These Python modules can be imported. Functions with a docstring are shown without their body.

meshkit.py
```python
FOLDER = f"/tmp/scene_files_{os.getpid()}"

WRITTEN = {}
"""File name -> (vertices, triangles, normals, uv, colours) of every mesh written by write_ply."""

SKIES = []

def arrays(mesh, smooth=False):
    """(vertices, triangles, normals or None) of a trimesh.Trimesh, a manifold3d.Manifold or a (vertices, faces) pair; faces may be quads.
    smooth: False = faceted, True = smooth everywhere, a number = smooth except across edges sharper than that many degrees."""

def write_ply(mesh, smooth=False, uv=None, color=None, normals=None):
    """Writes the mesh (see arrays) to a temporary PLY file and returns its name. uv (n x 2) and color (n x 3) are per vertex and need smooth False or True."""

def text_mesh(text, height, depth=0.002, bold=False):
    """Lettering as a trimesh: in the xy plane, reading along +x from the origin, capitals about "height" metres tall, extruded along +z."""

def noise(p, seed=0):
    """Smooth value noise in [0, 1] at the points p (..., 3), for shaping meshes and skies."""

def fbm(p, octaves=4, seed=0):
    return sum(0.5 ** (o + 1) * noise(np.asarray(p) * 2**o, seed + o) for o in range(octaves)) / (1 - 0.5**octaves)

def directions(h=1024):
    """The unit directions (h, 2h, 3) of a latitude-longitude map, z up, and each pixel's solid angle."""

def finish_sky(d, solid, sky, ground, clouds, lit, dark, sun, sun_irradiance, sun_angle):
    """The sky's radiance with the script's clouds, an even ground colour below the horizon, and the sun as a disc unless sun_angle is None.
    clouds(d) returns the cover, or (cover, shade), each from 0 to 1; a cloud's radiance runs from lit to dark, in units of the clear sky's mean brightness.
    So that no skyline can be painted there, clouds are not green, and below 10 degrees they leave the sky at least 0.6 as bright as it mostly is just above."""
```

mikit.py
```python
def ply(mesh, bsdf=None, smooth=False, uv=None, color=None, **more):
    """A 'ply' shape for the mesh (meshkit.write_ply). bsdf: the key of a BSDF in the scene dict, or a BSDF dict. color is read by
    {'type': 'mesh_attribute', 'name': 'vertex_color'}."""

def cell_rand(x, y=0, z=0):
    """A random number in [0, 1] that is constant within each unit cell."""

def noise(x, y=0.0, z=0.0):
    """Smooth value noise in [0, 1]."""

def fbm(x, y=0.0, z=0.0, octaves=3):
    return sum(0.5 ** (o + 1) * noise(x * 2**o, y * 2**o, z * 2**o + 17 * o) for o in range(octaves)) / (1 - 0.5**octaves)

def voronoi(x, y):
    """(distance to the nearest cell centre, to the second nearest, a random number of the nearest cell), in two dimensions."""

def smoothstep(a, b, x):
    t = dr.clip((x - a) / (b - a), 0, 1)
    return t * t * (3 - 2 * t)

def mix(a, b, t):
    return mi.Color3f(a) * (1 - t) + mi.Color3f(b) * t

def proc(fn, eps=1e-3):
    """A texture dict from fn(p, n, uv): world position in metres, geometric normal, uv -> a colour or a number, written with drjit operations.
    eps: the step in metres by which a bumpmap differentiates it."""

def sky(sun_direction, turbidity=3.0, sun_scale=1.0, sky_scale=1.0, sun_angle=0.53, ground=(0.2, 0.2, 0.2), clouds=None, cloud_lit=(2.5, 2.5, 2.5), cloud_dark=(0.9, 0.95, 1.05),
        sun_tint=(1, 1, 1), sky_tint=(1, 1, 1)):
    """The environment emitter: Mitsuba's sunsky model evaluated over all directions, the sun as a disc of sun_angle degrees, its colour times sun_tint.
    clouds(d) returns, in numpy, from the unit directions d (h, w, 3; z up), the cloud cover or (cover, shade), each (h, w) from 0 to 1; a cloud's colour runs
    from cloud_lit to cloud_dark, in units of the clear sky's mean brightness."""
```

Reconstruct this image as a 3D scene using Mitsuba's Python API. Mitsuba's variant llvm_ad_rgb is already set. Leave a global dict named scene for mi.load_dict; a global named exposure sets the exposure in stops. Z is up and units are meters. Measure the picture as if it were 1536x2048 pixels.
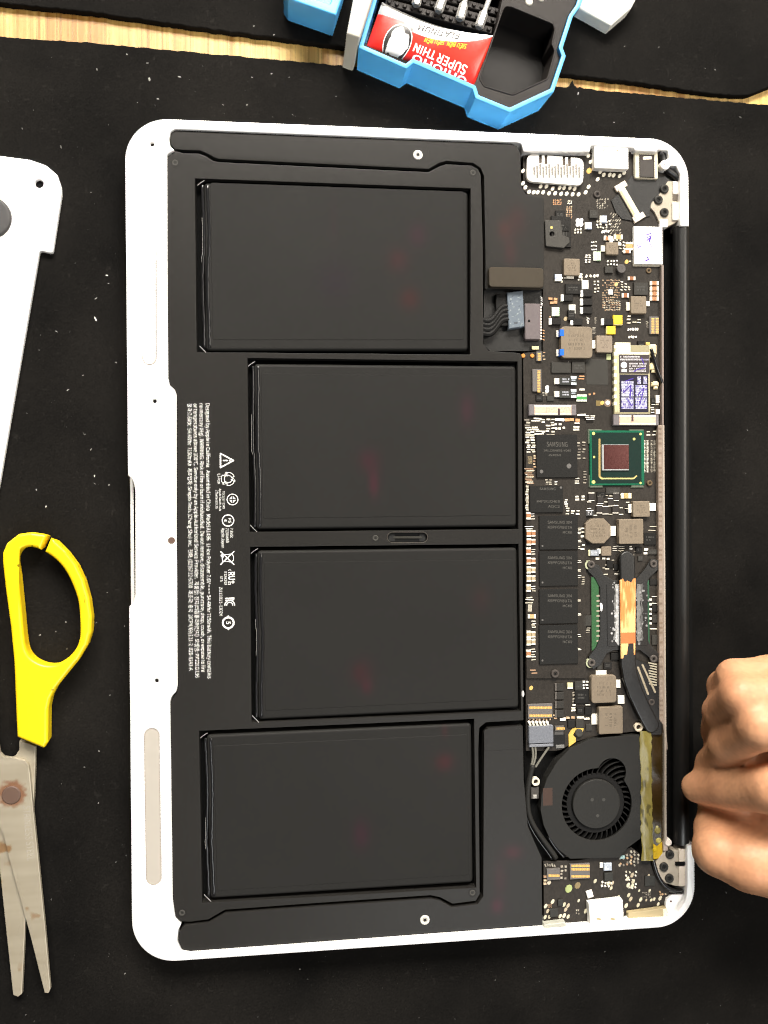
import math, random, glob
import numpy as np, trimesh, mitsuba as mi, drjit as dr, manifold3d as m3
import mapbox_earcut as earcut
import shapely
from shapely.geometry import Polygon, Point, LineString, box as sbox
from shapely.ops import unary_union
import mikit, meshkit
from mikit import proc, noise, fbm, smoothstep, mix
T4 = mi.ScalarTransform4f
rng = random.Random(7)

# ------------------------------------------------------------------ camera, lamps, exposure
# All lengths are millimetres until a mesh is written. z = 0 is the top of the felt mats.
# The open computer lies upside down: its rim is a plane that rises to the hinge side.
TILT = math.radians(1.77)
RIM0 = np.array([0, 0, 11.0])                                # rim plane at the front left corner
EX, EY, EZ = np.array([math.cos(TILT), 0, math.sin(TILT)]), np.array([0, 1.0, 0]), np.array([-math.sin(TILT), 0, math.cos(TILT)])
FR = np.stack([EX, EY, EZ], 1)
toW = lambda p: np.asarray(p, float) @ FR.T + RIM0
F_PX = 1592.0
EYE_L, FWD_L, UP_L = np.array([65.36, -152.45, 313.98]), np.array([.10601, -.00034, -.99436]), np.array([.009629, .999953, .000683])
EYE, FWD, UP = toW(EYE_L), FR @ FWD_L, FR @ UP_L
exposure = 0.75
scene, labels = {}, {}
scene['camera'] = {'type': 'thinlens', 'fov': 2 * math.degrees(math.atan(768 / F_PX)), 'fov_axis': 'x', 'near_clip': .01, 'far_clip': 50.0,
    'aperture_radius': .0010, 'focus_distance': .316,
    'to_world': T4().look_at(origin=(EYE / 1e3).tolist(), target=((EYE + FWD * 300) / 1e3).tolist(), up=UP.tolist())}

def lamp(key, label, pos, target, sx, sy, rad):
    scene[key] = {'type': 'rectangle', 'to_world': T4().look_at(origin=pos, target=target, up=[0.01, 1, 0.02]) @ T4().scale([sx / 2, sy / 2, 1]),
        'bsdf': {'type': 'diffuse', 'reflectance': {'type': 'rgb', 'value': .7}}, 'emitter': {'type': 'area', 'radiance': {'type': 'rgb', 'value': rad}}}
    labels[key] = {'label': label, 'category': 'lamp'}
lamp('ceiling_lamp', 'long ceiling lamp panel above the far end of the table', [.12, 1.05, 1.02], [.1, -.15, 0], 1.2, .5, [21.5, 20.2, 18.2])
lamp('ceiling_lamp_001', 'square ceiling lamp panel above the right of the table', [.95, .1, 1.15], [.15, -.15, 0], .45, .45, [8.5, 7.8, 6.8])
lamp('ceiling_lamp_002', 'unseen fill lamp panel added above the near side of the table', [.45, -1.0, 1.5], [.1, -.15, 0], .7, .7, [4.0, 4.1, 4.1])  # added fill: lifts near-facing sides and puts sheen on the near cover

# ------------------------------------------------------------------ helpers
def ray_plane(eye, fwd, up, px, py, h):
    right = np.cross(fwd, up); right /= np.linalg.norm(right); upv = np.cross(right, fwd)
    d = fwd + (px - 768) / F_PX * right - (py - 1024) / F_PX * upv
    return eye + d * (h - eye[2]) / d[2]
L = lambda px, py, w=0.0: ray_plane(EYE_L, FWD_L, UP_L, px, py, w)      # survey point -> computer's own frame, at height w over its rim
T = lambda px, py, z=0.0: ray_plane(EYE, FWD, UP, px, py, z)            # survey point -> table frame, at height z
def PL(pts, w): return Polygon([L(x, y, w)[:2] for x, y in pts]).buffer(0)
def PT(pts, z): return Polygon([T(x, y, z)[:2] for x, y in pts]).buffer(0)
def rnd(poly, r, q=5): return poly.buffer(-r, quad_segs=q).buffer(2 * r, quad_segs=q).buffer(-r, quad_segs=q)

def offset_ring(p, d):
    """each vertex of a closed ring moved by d to the left of its direction (into the material)"""
    e = np.roll(p, -1, 0) - p; e /= np.linalg.norm(e, axis=1, keepdims=True) + 1e-12
    n = np.stack([-e[:, 1], e[:, 0]], 1); n0 = np.roll(n, 1, 0)
    b = n + n0; b /= np.maximum((b * n).sum(1, keepdims=True), .35)
    return p + b * d
def prism(poly, z0, z1, bev=0.0, steps=1, bot=0.0):
    """polygon (holes too) from z0 up to z1, its top edge rounded by bev"""
    if poly.geom_type != 'Polygon':
        return trimesh.util.concatenate([prism(g, z0, z1, bev, steps, bot) for g in poly.geoms if g.area > 1e-4])
    poly = shapely.geometry.polygon.orient(poly.simplify(.01), 1.0)
    rings = [np.array(r.coords)[:-1] for r in [poly.exterior, *poly.interiors]]
    rings = [r for r in rings if len(r) > 2]
    if bev:
        a = np.linspace(0, math.pi / 2, steps + 1)
        levels = [(bot, z0)] + [(bev * (1 - math.cos(t)), z1 - bev * (1 - math.sin(t))) for t in a] if steps > 1 else [(bot, z0), (0, z1 - bev), (bev, z1)]
    else: levels = [(bot, z0), (0, z1)]
    V, F, off = [], [], 0
    n = sum(map(len, rings))
    for d, z in levels:
        V.append(np.vstack([np.c_[offset_ring(r, d), np.full(len(r), z)] for r in rings]))
    for k in range(len(levels) - 1):
        s = 0
        for r in rings:
            i = np.arange(len(r)); j = (i + 1) % len(r)
            a, b, c, d = k * n + s + i, k * n + s + j, (k + 1) * n + s + j, (k + 1) * n + s + i
            F += [np.stack([a, b, c], 1), np.stack([a, c, d], 1)]; s += len(r)
    ends = np.cumsum([len(r) for r in rings]).astype(np.uint32)
    for k, flip in ((len(levels) - 1, 1), (0, -1)):
        f = earcut.triangulate_float64(np.ascontiguousarray(V[k][:, :2]), ends).reshape(-1, 3).astype(int)
        nz = np.cross(V[k][f[:, 1], :2] - V[k][f[:, 0], :2], V[k][f[:, 2], :2] - V[k][f[:, 0], :2])
        f = np.where((nz * flip < 0)[:, None], f[:, ::-1], f)
        F.append(f + k * n)
    return trimesh.Trimesh(np.vstack(V), np.vstack(F), process=False)
def bar(p, q, wd, z0, z1, bev=0.0):
    return prism(LineString([p[:2], q[:2]]).buffer(wd / 2, cap_style='flat'), z0, z1, bev)
def rect_L(x0, y0, x1, y1, w, rot=0.0, r=0.0):
    """surveyed box: its centre and size in the computer's frame, square to its edges"""
    c = L((x0 + x1) / 2, (y0 + y1) / 2, w)
    sx = np.linalg.norm(L(x1, (y0 + y1) / 2, w) - L(x0, (y0 + y1) / 2, w)); sy = np.linalg.norm(L((x0 + x1) / 2, y1, w) - L((x0 + x1) / 2, y0, w))
    p = sbox(-sx / 2, -sy / 2, sx / 2, sy / 2)
    if r: p = p.buffer(-r).buffer(r, quad_segs=4)
    return shapely.affinity.translate(shapely.affinity.rotate(p, rot, origin=(0, 0)), c[0], c[1])
def disc(c, r, n=20): return Polygon([(c[0] + r * math.cos(2 * math.pi * i / n), c[1] + r * math.sin(2 * math.pi * i / n)) for i in range(n)])
def tube(pts, r, sides=8, sub=6):
    p = np.asarray(pts, float)
    if sub and len(p) > 2:
        from scipy.interpolate import CubicSpline
        t = np.r_[0, np.cumsum(np.linalg.norm(np.diff(p, axis=0), axis=1))]
        p = CubicSpline(t, p)(np.linspace(0, t[-1], sub * len(p)))
    r = np.interp(np.linspace(0, 1, len(p)), np.linspace(0, 1, np.size(r)), np.atleast_1d(r)) if np.size(r) > 1 else np.full(len(p), float(r))
    t = np.gradient(p, axis=0); t /= np.linalg.norm(t, axis=1, keepdims=True) + 1e-12
    ref = np.array([0, 0, 1.0]); a = np.cross(t, ref); bad = np.linalg.norm(a, axis=1) < .05; a[bad] = np.cross(t[bad], [1.0, 0, 0])
    a /= np.linalg.norm(a, axis=1, keepdims=True); b = np.cross(t, a); g = np.arange(sides) * 2 * math.pi / sides
    V = (p[:, None] + r[:, None, None] * (np.cos(g)[None, :, None] * a[:, None] + np.sin(g)[None, :, None] * b[:, None])).reshape(-1, 3)
    F = []
    for i in range(len(p) - 1):
        for j in range(sides):
            k = (j + 1) % sides
            F += [[i * sides + j, i * sides + k, (i + 1) * sides + k], [i * sides + j, (i + 1) * sides + k, (i + 1) * sides + j]]
    V = np.vstack([V, p[0], p[-1]]); n = len(V)
    for j in range(sides):
        k = (j + 1) % sides
        F += [[n - 2, k, j], [n - 1, (len(p) - 1) * sides + j, (len(p) - 1) * sides + k]]
    m = trimesh.Trimesh(V, F, process=False); m.fix_normals(); return m

class Mix:
    """one mesh of several plain colours (vertex colours): moulded body, metal ends, printed marks"""
    def __init__(s): s.V, s.F, s.C, s.n = [], [], [], 0
    def add(s, mesh, col):
        s.V.append(np.array(mesh.vertices)); s.F.append(np.array(mesh.faces) + s.n); s.n += len(mesh.vertices)
        s.C.append(np.tile(np.asarray(col, float), (len(mesh.vertices), 1))); return s
    def out(s): return np.vstack(s.V), np.vstack(s.F), np.vstack(s.C)

count = {}
def fresh(key):
    n = count.get(key, 0); count[key] = n + 1
    return key if n == 0 else f'{key}_{n:03d}'
def put(key, mesh, mat, smooth=30, frame='L', label=None, cat=None, group=None, kind=None, clamp=None):
    key = fresh(key)
    col = None
    if isinstance(mesh, Mix):
        V, F, col = mesh.out(); smooth = False
    else: V, F = np.array(mesh.vertices), np.array(mesh.faces)
    if frame == 'L': V = toW(V)
    if clamp is not None: V[:, 2] = np.maximum(V[:, 2], clamp)
    m = trimesh.Trimesh(V * 1e-3, F, process=False)
    scene[key] = mikit.ply(m, mat, smooth=smooth, color=col)
    tag(key, label, cat, group, kind)
    return key
def tag(key, label=None, cat=None, group=None, kind=None):
    d = {k: v for k, v in (('label', label), ('category', cat), ('group', group), ('kind', kind)) if v}
    if d: labels[key] = d

_font = (glob.glob('/opt/blender-*/*/datafiles/fonts/Noto Sans CJK*') + glob.glob('/opt/blender-*/*/datafiles/fonts/Inter.woff2'))[0]
def text_shape(text, bold=0):
    """lettering as polygons: baseline y = 0, capitals 1 high, from x = 0"""
    from PIL import Image, ImageDraw, ImageFont
    font = ImageFont.truetype(_font, 64)
    x0, y0, x1, y1 = font.getbbox(text, anchor='ls', stroke_width=bold)
    im = Image.new('L', (x1 - x0 + 8, y1 - y0 + 8))
    ImageDraw.Draw(im).text((4 - x0, 4 - y0), text, 255, font, anchor='ls', stroke_width=bold)
    on = np.pad(np.asarray(im) > 127, ((0, 0), (1, 1))).astype(np.int8)
    rows, st = np.nonzero(np.diff(on, axis=1) == 1); en = np.nonzero(np.diff(on, axis=1) == -1)[1]
    g = shapely.union_all(shapely.box(st, -rows - 1, en, -rows)).buffer(.5).buffer(-.5).simplify(.8)
    s = 1 / (0.733 * 64)
    return shapely.affinity.affine_transform(g, [s, 0, 0, s, -4 * s, (4 - y0) * s])
def lay(shape, p, q, cap, fit=True):
    """plane shape placed with its x axis from p towards q (stretched to end at q), capitals cap high"""
    p, q = np.asarray(p[:2]), np.asarray(q[:2]); d = q - p; ln = np.linalg.norm(d); d /= ln; n = np.array([-d[1], d[0]])
    sx = ln / shape.bounds[2] if fit else cap
    return shapely.affinity.affine_transform(shape, [d[0] * sx, n[0] * cap, d[1] * sx, n[1] * cap, p[0], p[1]])

# ------------------------------------------------------------------ materials
def rgb(v): return {'type': 'rgb', 'value': list(v) if np.size(v) > 1 else [float(v)] * 3}
def pr(name, col, rough=.5, metal=0.0, spec=.5, bump=None, scale=1.0, **kw):
    b = {'type': 'principled', 'base_color': col if isinstance(col, dict) else rgb(col), 'roughness': rough, 'metallic': metal, 'specular': spec, **kw}
    if bump: b = {'type': 'bumpmap', 'arbitrary': bump, 'scale': scale, 'b': b}
    scene[name] = {'type': 'twosided', 'b': b}
def wood_f(p, n, uv):
    x, y = p.x * 1000, p.y * 1000
    g = fbm(x * .55, y * .012, 3.0, 4); f = noise(x * 2.3, y * .03, 9.0); big = noise(x * .06, y * .004, 2.0)
    c = mix([.36, .165, .035], [.74, .48, .15], smoothstep(.25, .72, g * .65 + big * .35))
    return c * (1 - .35 * smoothstep(.66, .95, f))
pr('wood_grain', proc(wood_f), .42)
def felt_f(p, n, uv):
    x, y = p.x * 1000, p.y * 1000
    a = dr.clip(fbm(x * .03, y * .03, 5.0, 4) * 1.6 - .3, 0, 1); b = noise(x * 2.2, y * 2.2, 1.0); c = noise(x * .9, y * .9, 4.0)
    return mix([.0050, .0047, .0044], [.0118, .0107, .0096], a) * (.72 + .4 * b) * (1 + .6 * smoothstep(.86, .97, c))
pr('felt', proc(felt_f), .9, spec=.06, bump=proc(lambda p, n, uv: noise(p.x * 1600, p.y * 1600, 3.0), 2e-4), scale=.00009)
pr('aluminium', [.90, .89, .88], .38, metal=.15, spec=.5)
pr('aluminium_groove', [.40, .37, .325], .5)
pr('lid_glass', [.006, .006, .007], .12)
SPOTS = [(672, 560, 34, 38, .55, (.020, .008, .022)), (668, 440, 7, 45, .5, (.03, .012, .018)), (795, 520, 20, 22, .7, (.055, .010, .014)), (818, 596, 19, 20, 1.0, (.05, .011, .011)), (835, 470, 16, 22, .55, (.06, .01, .03)),
    (738, 922, 20, 22, 1.0, (.045, .009, .017)), (748, 965, 10, 26, .8, (.07, .010, .024)), (935, 818, 14, 30, .6, (.07, .010, .030)), (724, 1345, 20, 24, 1.0, (.045, .009, .014)), (735, 1372, 11, 16, .8, (.07, .010, .022)), (962, 1198, 18, 26, .35, (.06, .012, .016)),
    (722, 1668, 15, 28, .9, (.042, .009, .022)), (888, 1525, 17, 16, .75, (.075, .010, .016)), (890, 1462, 6, 14, .4, (.07, .010, .016)),
    (1035, 442, 16, 26, .9, (.05, .012, .014)), (1010, 460, 14, 20, .6, (.08, .016, .014)), (1020, 500, 12, 26, .6, (.08, .014, .020)), (1025, 1705, 18, 14, .7, (.075, .012, .024)), (1000, 1755, 12, 30, .5, (.075, .012, .024)), (995, 1812, 12, 14, .7, (.08, .012, .030))]
SPW = [(toW(L(x, y, -1)) * 1e-3, sx / 5000, sy / 5000, k, c) for x, y, sx, sy, k, c in SPOTS]
def film(base, seed):
    def f(p, n, uv):
        x, y = p.x * 1000, p.y * 1000
        c = mi.Color3f(base) * (.88 + .24 * fbm(x * .02, y * .02, seed, 3)) * (1 + .25 * smoothstep(.90, .99, noise(x * 1.7, y * 1.7, seed)))
        w = .45 + .75 * fbm(x * .16, y * .11, 7.0, 3)
        for s, sx, sy, k, col in SPW:
            g = dr.exp(-dr.square((p.x - s[0]) / sx) - dr.square((p.y - s[1]) / sy)) * k * w * .5
            c = c * (1 - dr.clip(g, 0, 1)) + mi.Color3f(col) * dr.clip(g, 0, 1)
        return c
    return proc(f)
pr('cell_film', film([.0172, .0168, .0160], 3.0), .55, spec=.10)
pr('tray_plastic', film([.0182, .0172, .0160], 8.0), .40, spec=.16)
pr('black_gloss', [.012, .012, .013], .18)
pr('black_plastic', [.0105, .0103, .0100], .36)
pr('fan_plastic', [.0172, .0168, .0155], .55, spec=.22)
pr('cable_black', [.0075, .0072, .007], .6, spec=.15)
pr('void_black', [.004, .004, .004], .8, spec=.1)
pr('board_mask', proc(lambda p, n, uv: mix([.023, .0198, .0166], [.032, .0275, .0235], fbm(p.x * 90, p.y * 90, 2.0, 3)) * (.85 + .3 * noise(p.x * 1500, p.y * 900, 1.0))), .5, spec=.14)
pr('parts', {'type': 'mesh_attribute', 'name': 'vertex_color'}, .46, spec=.13)
pr('print_white', [.80, .80, .77], .6)
pr('foam_rubber', [.052, .043, .032], .85, spec=.2)
pr('steel', [.72, .70, .66], .3, metal=.55)
def copper_f(p, n, uv):
    x, y = p.x * 1000, p.y * 1000
    g = fbm(x * .22, y * .12, 1.0, 3)
    return mix([.66, .23, .06], [.93, .53, .22], smoothstep(.3, .62, g * .7 + .3 * noise(x * 2.2, y * .35, 6.0)))
pr('copper', proc(copper_f), .36, metal=.12)
pr('yellow_plastic', proc(lambda p, n, uv: mix([.86, .64, .009], [.80, .52, .010], fbm(p.x * 60, p.y * 60, 1.0, 3)) * (1 - .75 * smoothstep(.83, .93, fbm(p.x * 420, p.y * 420, 4.0, 2)))), .33)
PIV = T(22, 1590, 6) * 1e-3
def blade_f(p, n, uv):
    r = dr.sqrt(dr.square(p.x - PIV[0]) + dr.square(p.y - PIV[1])) * 1000
    rust = smoothstep(6.3, 3.6, r + 1.4 * (noise(p.x * 900, p.y * 900, 2.0) - .5))
    sp = smoothstep(.74, .86, fbm(p.x * 150, p.y * 150, 6.0, 3))
    c = mix([.31, .27, .20], [.40, .36, .28], fbm(p.x * 40, p.y * 300, 3.0, 3))
    return mix(mix(c, [.22, .11, .035], dr.clip(sp * .8, 0, 1)), [.20, .07, .025], rust * .8)
pr('blade_steel', proc(blade_f), .36, metal=.25)
pr('rusty_iron', [.105, .062, .045], .6)
pr('blue_plastic', [.105, .49, .97], .36)
pr('tray_black', [.020, .0165, .015], .5, spec=.2)
pr('pocket_black', [.008, .0068, .0064], .5, spec=.2)
pr('grey_plastic', [.52, .50, .43], .45)
pr('white_plastic', [.78, .77, .70], .4)
pr('rubber_foot', [.045, .043, .044], .6)
def skin_f(p, n, uv):
    a = fbm(p.x * 70, p.y * 70, p.z * 70, 3); b = noise(p.x * 900, p.y * 900, p.z * 900)
    return mix([.48, .222, .118], [.61, .325, .18], a) * (.93 + .14 * b)
pr('skin', proc(skin_f), .48, spec=.4, bump=proc(lambda p, n, uv: fbm(p.x * 700, p.y * 260, p.z * 700, 2), 3e-4), scale=.0002)
pr('amber_film', [.022, .013, .0025], .16)
pr('amber_backing', proc(lambda p, n, uv: mix([.115, .092, .016], [.215, .182, .050], fbm(p.x * 160, p.y * 60, 3.0, 3)) * (1 - .6 * smoothstep(.66, .8, fbm(p.x * 500, p.y * 260, 8.0, 2)))), .3)

# ------------------------------------------------------------------ table and mats
tb = prism(sbox(-700, -900, 900, 600), -30, -3)
put('tabletop', tb, 'wood_grain', False, 'T', 'light wooden tabletop showing as a strip between the black mats', kind='structure')
def frayed(pts, z, amp, step):
    """edge line with small fibres sticking out"""
    out = []
    P = [T(x, y, z)[:2] for x, y in pts]
    for a, b in zip(P[:-1], P[1:]):
        n = max(2, int(np.linalg.norm(b - a) / step))
        for i in range(n): out.append(a + (b - a) * i / n + np.array([0, rng.uniform(-amp, amp)]))
    return out + [P[-1]]
lo_edge = frayed([(-900, 12), (0, 72), (182, 84), (328, 98), (684, 130), (900, 151), (1116, 172)], 0, .22, 1.3)
lo_edge += [T(x, y, 0)[:2] for x, y in [(1133, 174), (1141, 170), (1146, 159), (1149, 169), (1156, 175), (1160, 172), (1168, 176)]]
lo_edge += frayed([(1180, 177), (1228, 182), (1377, 195), (1536, 209), (2100, 258)], 0, .22, 1.3)
mat_lo = Polygon(lo_edge + [(800, -800), (-600, -800)]).buffer(0)
put('mat', prism(mat_lo, -2.9, 0, .7, 3), 'felt', 40, 'T', 'large black felt mat under the opened laptop', 'mat')
up_edge = frayed([(-900, -70), (0, 6), (173, 23), (410, 57), (684, 93), (900, 120), (1127, 148), (1288, 167), (1407, 186), (1470, 191)], 0, .22, 1.3)
up_edge += [T(x, y, 0)[:2] for x, y in [(1496, 191), (1508, 187), (1520, 182), (1545, 172), (1600, 130), (1640, 60)]]
mat_up = Polygon(up_edge + [(480, 500), (-600, 500)]).buffer(0)
put('mat', prism(mat_up, -2.9, 0, .7, 3), 'felt', 40, 'T', 'black felt mat at the top edge, beyond the bare wood strip', 'mat')
fl = Mix()
def fleck(px, py, s, c):
    q = T(px, py, 0); a = rng.uniform(0, 3.1); k = rng.uniform(1, 2.4)
    p = shapely.affinity.rotate(shapely.affinity.scale(disc((q[0], q[1]), s, 6), k, .7), math.degrees(a), origin=(float(q[0]), float(q[1])))
    fl.add(prism(p, -.05, .12 + s * .3), c)
for px, py, s, g in [(295, 127, 1.1, .10), (299, 159, 1.1, .38), (359, 154, .6, .45), (316, 198, .8, .30), (275, 205, .4, .3), (194, 139, .5, .3), (254, 109, .5, .5), (494, 210, .4, .5), (446, 210, .35, .4), (504, 155, .35, .5), (543, 148, .4, .5), (578, 155, .3, .3), (508, 52, .35, .5), (548, 70, .5, .8), (672, 193, .4, .4), (585, 230, .3, .3), (67, 220, .3, .3),
        (214, 551, .7, .8), (192, 597, .6, .3), (191, 638, .9, .75), (217, 567, .4, .4), (113, 663, .5, .3), (232, 725, .8, .25), (166, 751, .5, .5), (136, 780, .5, .5), (168, 868, .5, .08), (182, 899, .4, .5), (189, 952, .7, .85), (189, 967, .4, .3), (218, 970, .5, .5), (73, 980, .5, .5), (92, 1013, .7, .7), (170, 869, .6, .12), (122, 294, .8, .12), (182, 385, .4, .3), (171, 1157, 1.1, .10), (215, 1185, .4, .3), (193, 1245, .35, .5), (132, 1244, .5, .5), (80, 1270, .5, .5), (112, 1263, .3, .4), (220, 1390, .35, .4), (198, 1502, .4, .5), (197, 1606, .4, .5), (169, 1534, .5, .2), (249, 1252, .4, .4),
        (1156, 187, .6, .5), (1228, 245, .5, .3), (1249, 93, .4, .2), (1317, 95, .7, .14), (1430, 140, .5, .3), (1410, 137, .3, .3), (1480, 235, .9, .08), (855, 237, .5, .15), (1470, 1150, .3, .1), (1360, 1905, .4, .2), (1452, 1785, .6, .15), (600, 1938, .5, .4), (250, 1947, .4, .5), (990, 1960, .4, .3)]:
    fleck(px, py, s * .5, [g * .8, g * .78, g * .73])
for _ in range(420):
    px, py = rng.uniform(0, 1536), rng.uniform(110, 2048)
    g = rng.choice([.03, .05, .08, .2]); fleck(px, py, rng.uniform(.07, .2), [g, g, g * .95])
put('dust', fl, 'parts', frame='T', label='pale dust specks and crumbs scattered on the black mats', kind='stuff')

# ------------------------------------------------------------------ laptop: lid, case
laptop = 'laptop'
tag('laptop', 'opened laptop lying upside down with its silver bottom case, batteries and circuit board exposed', 'laptop')
OUT = [(249, 234), (1377, 279), (1391, 1851), (264, 1929)]
outer = PL(OUT, 0)
outer = outer.buffer(-16.5).buffer(16.5, quad_segs=14)
lid_o = shapely.affinity.translate(outer, -.4, 0)
zlid = 4.8
put('laptop__lid', prism(lid_o.buffer(-1.5).buffer(1.5, quad_segs=14), .1, zlid, .8, 4), 'aluminium', 40, 'T')
put('laptop__lid__bezel', prism(lid_o.buffer(-1.5), zlid - .4, zlid + .03), 'lid_glass', 30, 'T', label='black screen bezel seen in the gap at the front edge')
cav = [(334, 310), (335, 640), (336, 757), (339, 770), (349, 779), (353, 790), (353, 1080), (355, 1372), (352, 1384), (343, 1394), (340, 1404), (342, 1560), (345, 1800), (350, 1836), (362, 1850), (356, 1862), (354, 1885), (362, 1902), (380, 1905),
       (625, 1887), (1085, 1853), (1090, 1858), (1180, 1851), (1252, 1846), (1256, 1840), (1335, 1836), (1356, 1822), (1371, 1800), (1374, 1770), (1374, 1690), (1460, 1688), (1460, 452), (1361, 452), (1361, 350), (1352, 330), (1338, 316), (1336, 301), (1315, 299), (1314, 304), (1270, 301), (1268, 296), (1182, 291), (1180, 304), (1047, 303), (1043, 288), (1035, 285), (640, 270), (350, 258), (341, 264), (338, 278), (340, 292), (350, 300), (338, 306)]
cavity = rnd(PL(cav, 0), .5)
notch = PL([(200, 952), (257, 952), (262, 956), (267, 966), (270, 980), (270, 1190), (267, 1203), (262, 1212), (200, 1214)], 0)
slots = []
for x0, y0, x1, y1, dx in ((285, 425, 312, 730, 0), (290, 1458, 320, 1770, 2)):
    a, b = L((x0 + x1) / 2 - dx, y0 + 14, 0), L((x0 + x1) / 2 + dx, y1 - 14, 0)
    slots.append(LineString([a[:2], b[:2]]).buffer(np.linalg.norm(L(x1, y0) - L(x0, y0)) / 2, quad_segs=8))
holes = [disc(L(x, y)[:2], .75, 12) for x, y in ((304, 288), (309, 802), (313, 1362))]
body = outer.difference(unary_union([cavity, notch]))
rimface = body.difference(unary_union(slots + holes))
rimface = max(rimface.geoms, key=lambda g: g.area) if rimface.geom_type != 'Polygon' else rimface
put('laptop__case', prism(rimface, -2.0, 0, .55, 3, bot=.0), 'aluminium', 40)
put('laptop__case__shell', prism(body.buffer(-.02), -12, -1.98), 'aluminium', 40, clamp=5.2)
for i, s in enumerate(slots):
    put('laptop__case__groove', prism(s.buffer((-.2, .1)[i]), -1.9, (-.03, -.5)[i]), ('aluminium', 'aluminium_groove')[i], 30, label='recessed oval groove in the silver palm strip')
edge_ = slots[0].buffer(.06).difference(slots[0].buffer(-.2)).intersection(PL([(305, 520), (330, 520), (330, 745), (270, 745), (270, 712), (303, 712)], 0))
put('laptop__case__groove_shade_line', prism(edge_, -.4, -.05), 'groove_shade')  # dark strip standing in for the shadow line of the groove gap
put('laptop__case__groove_shade_line', prism(slots[1].buffer(.12).difference(slots[1].buffer(-.12)), -.5, -.3), 'groove_shade')  # painted shade outline round the second groove
pr('groove_shade', [.26, .21, .175], .6)  # shade colour for the groove gaps
for i, (x, y) in enumerate(((304, 288), (309, 802), (313, 1362))):
    put('laptop__case__screw_hole', prism(disc(L(x, y)[:2], .74, 12), -1.9, -1.2), 'void_black')
put('laptop__case__sensor', prism(disc(L(343, 1081)[:2], 1.35, 16), -1, .03), 'rusty_iron')
deck = lid_o.buffer(-6)
fl_ = outer.buffer(-2)
put('laptop__case__floor', prism(fl_.intersection(cavity.buffer(.6)), 4.9, 5.6), 'void_black', 30, 'T')
boss = unary_union([disc(L(1331, 329)[:2], 2.0, 18), rect_L(1334, 318, 1362, 331, 0)])
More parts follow.
